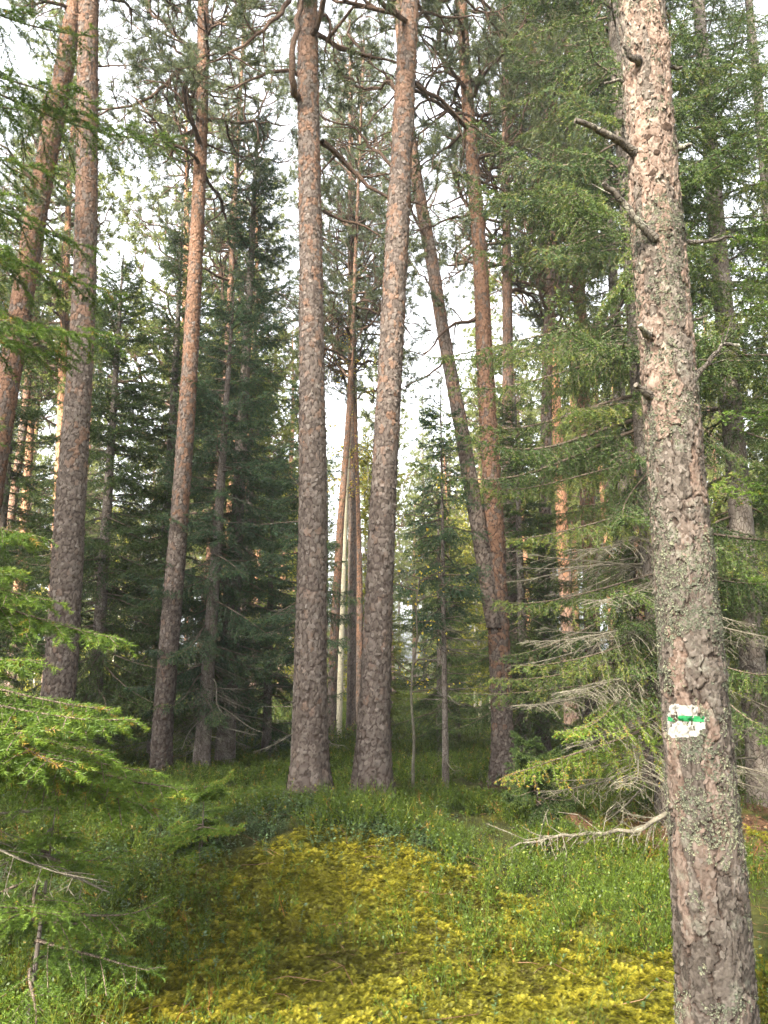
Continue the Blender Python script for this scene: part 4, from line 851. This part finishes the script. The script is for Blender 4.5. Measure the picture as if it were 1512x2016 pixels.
o = obj('fallen_branch', mb.mesh('fallen_branch', [M['deadtwig'], M['usnea']])); o['label'] = 'pale dead fallen branch slanting to the ground left of the painted pine'; o['category'] = 'branch'
c = px(1128, 1672, 6.7); c[2] = g1(c[0], 6.7); mb = MB(); th = np.linspace(0, 2 * math.pi, 49)[:-1]; rr_ = np.linspace(0, 1, 14); A, B = np.meshgrid(th, rr_)
hx, hy = c[0] + B * np.cos(A) * .36, c[1] + B * np.sin(A) * .3; hz = gh(hx, hy) + .15 * (1 - B ** 2) ** 1.2 + (fbm(hx * 25, hy * 25, hx * 0, 5, 2) - .5) * .03 * (1 - B) - .03 * B
V = np.stack([hx, hy, hz], -1); i_ = np.arange(13)[:, None]; j_ = np.arange(48)[None]; j2_ = (j_ + 1) % 48; mb.add(V.reshape(-1, 3), np.stack([i_ * 48 + j_, i_ * 48 + j2_, (i_ + 1) * 48 + j2_, (i_ + 1) * 48 + j_], -1).reshape(-1, 4), 0, .15)
rg = R(64); n = 9000; a = rg.uniform(0, 6.28, n); s = np.sqrt(rg.random(n)); P = np.stack([c[0] + s * np.cos(a) * .37, c[1] + s * np.sin(a) * .31, 0 * a], -1); P[:, 2] = gh(P[:, 0], P[:, 1]) + .15 * (1 - s ** 2) ** 1.2 - .03 * s + .002
a2 = rg.uniform(0, 6.28, n); q_ = P + np.stack([np.cos(a2), np.sin(a2), rg.uniform(-.1, .5, n)], -1) * rg.uniform(.015, .04, (n, 1)); e = np.stack([-np.sin(a2), np.cos(a2), 0 * a2], -1) * .0014
mb.add(np.stack([P - e, P + e, q_], 1).reshape(-1, 3), np.arange(3 * n).reshape(-1, 3), 0, np.repeat(rg.random(n), 3))
o = obj('needle_mound', mb.mesh('needle_mound', [M['litter']])); o['label'] = 'low reddish-brown mound of dry needles behind the fallen branch'; o['category'] = 'mound'

# ================================================================== THE FOREST BEHIND
def far_pine(seed, H, z0):
    rng = R(seed); a, b = rng.normal(0, .012, 2); w = rng.uniform(0, 6); path = lambda z: np.array([a * z + .10 * math.sin(z * .4 + w) - .10 * math.sin(w), b * z, z])
    t = thing('scots_pine', '', 'tree', (0, 0, 0)); z = np.linspace(-.5, H, 34); mb = MB()
    tube(mb, np.array([path(v) for v in z]), .15 * np.clip(1 - z / H, 0, 1) ** .65 + .012 + .05 * np.exp(-np.maximum(z, 0) / .2), 14, 0, .5, True, .04, seed); obj('trunk', mb.mesh('far_pine_trunk', [M['far_bark']], True), t)
    obj('crown', pine_crown(path, z0, H, 66, seed, 2.4, .04, .014, .075, .017).mesh('far_pine_crown', [M['limb_bark'], M['pine_far']]), t); return t
def far_spruce(seed, H, rad, z0):
    t = thing('norway_spruce', '', 'tree', (0, 0, 0)); obj('trunk', spruce_trunk(H, .12, -.5, None, 12, seed).mesh('far_spruce_trunk', [M['spruce_bark']], True), t)
    obj('crown', spruce_crown(H, rad, z0, seed, gap=.34, per=(4, 5), step=.075, hang=.7, ter=.09, spacing=.015, ln=.045, wd=.018).mesh('far_spruce_crown', [M['spruce_far'], M['twig']]), t); return t
fp = [far_pine(400 + i, h, z) for i, (h, z) in enumerate(((17, 8), (15.5, 6.5), (18.5, 9), (13.5, 5)))]
fs = [far_spruce(420 + i, *a) for i, a in enumerate(((14, 1.9, 1.0), (10.5, 1.7, .6), (6.5, 1.5, .4), (16, 1.9, 1.6)))]
rng = R(77); spots = []
def free(x, y, d):
    return all((x - a) ** 2 + (y - b) ** 2 > d * d for a, b in spots)
placed = {0: 0, 1: 0}
fb = []  # small far birches, added to give the background a warm glow
for i, (h, n_) in enumerate(((7.5, 90), (5.0, 70))):
    t = thing('birch_tree', '', 'tree', (0, 0, 0)); mb = MB(); z = np.linspace(-.4, h, 14); tube(mb, np.stack([.06 * np.sin(z * 1.1), .05 * np.sin(z * .8), z], -1), np.linspace(.06, .012, 14), 8, 0, .5, True, .05, i)
    obj('trunk', mb.mesh('far_birch_trunk', [M['birch_bark']], True), t); M['_bl'] = M['birch_leaf']; M['birch_leaf'] = M['glow_crown']; leafy(lambda z: np.array([.06 * math.sin(z * 1.1), .05 * math.sin(z * .8), z]), .8, h, n_, 60 + i, 1.3, 60, .085, np.zeros(3), t, r=.012); M['birch_leaf'] = M['_bl']; fb.append(t)
LP, LS = 'tall distant pine in the sunlit forest behind the nearer trees', 'distant bushy spruce in the sunlit forest behind the nearer trees'
LS2 = 'conifer standing off to the side of the pines, outside the picture'
tries = 0
while placed[0] + placed[1] < 225 and tries < 20000:
    tries += 1
    y = (15 + 5 * rng.random()) if rng.random() < .05 else (20 + 12 * rng.random()) if rng.random() < .03 else 30 + 45 * rng.random() ** 1.5
    x = rng.uniform(-1, 1) * (.60 * y + 3)
    if not free(x, y, 1.7): continue
    p = 756 + FPX * x / y
    if 615 < p < 735 and y < 25: continue
    if 770 < p < 930 and y < 24: continue
    kind = 0 if rng.random() < .52 else 1
    v = int(rng.integers(0, 4)); s = rng.uniform(.8, 1.15) * (.95 if y > 30 else 1)
    if 170 < p < 330:
        if y < 26: continue
        if kind == 0: v = 3
        else: v = 1 if v in (0, 3) else 2
        s *= .85
    if 780 < p < 960 and y < 24:
        if kind == 0: v = 3
        else: v = 2
    spots.append((x, y)); z = g1(x, y) - .05
    src = (fp, fs)[kind][v]; lab, gr = ((LP, 'pines deep in the forest'), (LS, 'spruces deep in the forest'))[kind]
    if not src['label']:
        src.location = (x, y, z); src.scale = (s, s, s); src.rotation_euler = (0, 0, rng.uniform(0, 6.28)); src['label'] = lab; src['group'] = gr
    else: dup(src, (x, y, z), rng.uniform(0, 6.28), s, lab, gr)
    placed[kind] += 1
LB = 'small birch added far behind the pines, yellow-green leaves for a warm glow'
for i in range(26):
    y = rng.uniform(21, 40); x = rng.uniform(-1, 1) * .52 * y; z = g1(x, y) - .05; s_ = rng.uniform(.7, 1.2); src = fb[i % 2]; lo = (x, y, z)
    if not src['label']: src.location = lo; src.scale = (s_,) * 3; src['label'] = LB; src['group'] = 'added birches far behind the pines'
    else: dup(src, lo, rng.uniform(0, 6.28), s_, LB, 'added birches far behind the pines')
LY = 'small young spruce in the dim understorey behind the pines'
for i in range(20):
    y = rng.uniform(11.5, 20); x = rng.uniform(-1, 1) * .5 * y
    if 600 < 756 + FPX * x / y < 740: continue
    dup(fs[2], (x, y, g1(x, y)), rng.uniform(0, 6.28), rng.uniform(.22, .5), LY, 'young spruces under the pines')
for i, (x, y, s) in enumerate(((-6.6, 5.2, .95), (-8.4, 3.0, 1.0), (-8.4, 8.6, 1.1), (-11.5, 5.4, 1.1), (-6.6, 9.4, .8), (-7.5, .2, 1.0), (-7.0, -3.4, 1.1), (-9.5, -1.5, 1.15), (-13.4, -8.2, 1.15), (-3.2, -6.0, 1.1), (-10.5, -6.5, 1.2), (-1.0, -4.5, 1.0), (-12.5, -3.0, 1.2), (-5.0, -9.0, 1.2), (1.6, -7.0, 1.1))):
    dup((fs[0], fs[3], fs[0], fs[3], fs[1], fs[3], fp[0], fs[3], fp[1], fs[3], fp[2], fp[1], fs[3], fs[3], fs[0])[i], (x, y, g1(x, y)), i * 1.3, s, LS2, 'trees beside the view')

# ================================================================== LIGHT
SUN = np.array([-.42, -.70, .60]); SUN /= np.linalg.norm(SUN)
w = bpy.data.worlds.new('World'); sc.world = w; w.use_nodes = True; nt = w.node_tree; nt.nodes.clear()
sky = nt.nodes.new('ShaderNodeTexSky'); sky.sky_type = 'NISHITA'; sky.sun_disc = False
sky.sun_elevation = math.asin(SUN[2]); sky.sun_rotation = math.atan2(SUN[0], SUN[1]); sky.dust_density = 4.5; sky.air_density = 1.0; sky.ozone_density = 1.0
hs = nt.nodes.new('ShaderNodeHueSaturation'); hs.inputs['Saturation'].default_value = .15
bg = nt.nodes.new('ShaderNodeBackground'); bg.inputs[1].default_value = .15
wo = nt.nodes.new('ShaderNodeOutputWorld'); nt.links.new(sky.outputs[0], hs.inputs['Color']); nt.links.new(hs.outputs[0], bg.inputs[0]); nt.links.new(bg.outputs[0], wo.inputs[0])
sl = bpy.data.lights.new('sun', 'SUN'); sl.energy = 3.9; sl.angle = math.radians(6); sl.color = (1, .92, .78)
so = bpy.data.objects.new('sun', sl); COL.objects.link(so); so.rotation_euler = Vector(SUN).to_track_quat('Z', 'Y').to_euler(); so.location = (-10, -5, 20)
sc.view_settings.view_transform = 'Standard'; sc.view_settings.look = 'None'; sc.view_settings.exposure = 2.82; sc.view_settings.gamma = 1.0
sc.cycles.max_bounces = 6; sc.cycles.diffuse_bounces = 4; sc.cycles.glossy_bounces = 2; sc.cycles.transmission_bounces = 4; sc.cycles.transparent_max_bounces = 4
sc.cycles.use_denoising = True; sc.cycles.sample_clamp_indirect = 6

# ------------------------------------------------------------------ the air between the trees
HZ = 0.0011
if HZ:
    bx = ((-150, -45, -4), (150, 200, 27)); V = np.array([(bx[i][0], bx[j][1], bx[k][2]) for k in (0, 1) for j in (0, 1) for i in (0, 1)])
    mb = MB(); mb.add(V, [(0, 2, 3, 1), (4, 5, 7, 6), (0, 1, 5, 4), (2, 6, 7, 3), (0, 4, 6, 2), (1, 3, 7, 5)])
    m, nt, out = new_mat('haze'); pv = nt.nodes.new('ShaderNodeVolumePrincipled'); pv.inputs['Color'].default_value = (.88, .95, 1, 1); pv.inputs['Density'].default_value = HZ; pv.inputs['Anisotropy'].default_value = .3
    nt.links.new(pv.outputs[0], out.inputs['Volume']); o = obj('haze', mb.mesh('haze', [m])); o['kind'] = 'stuff'; o['label'] = 'thin pale haze between the trees'
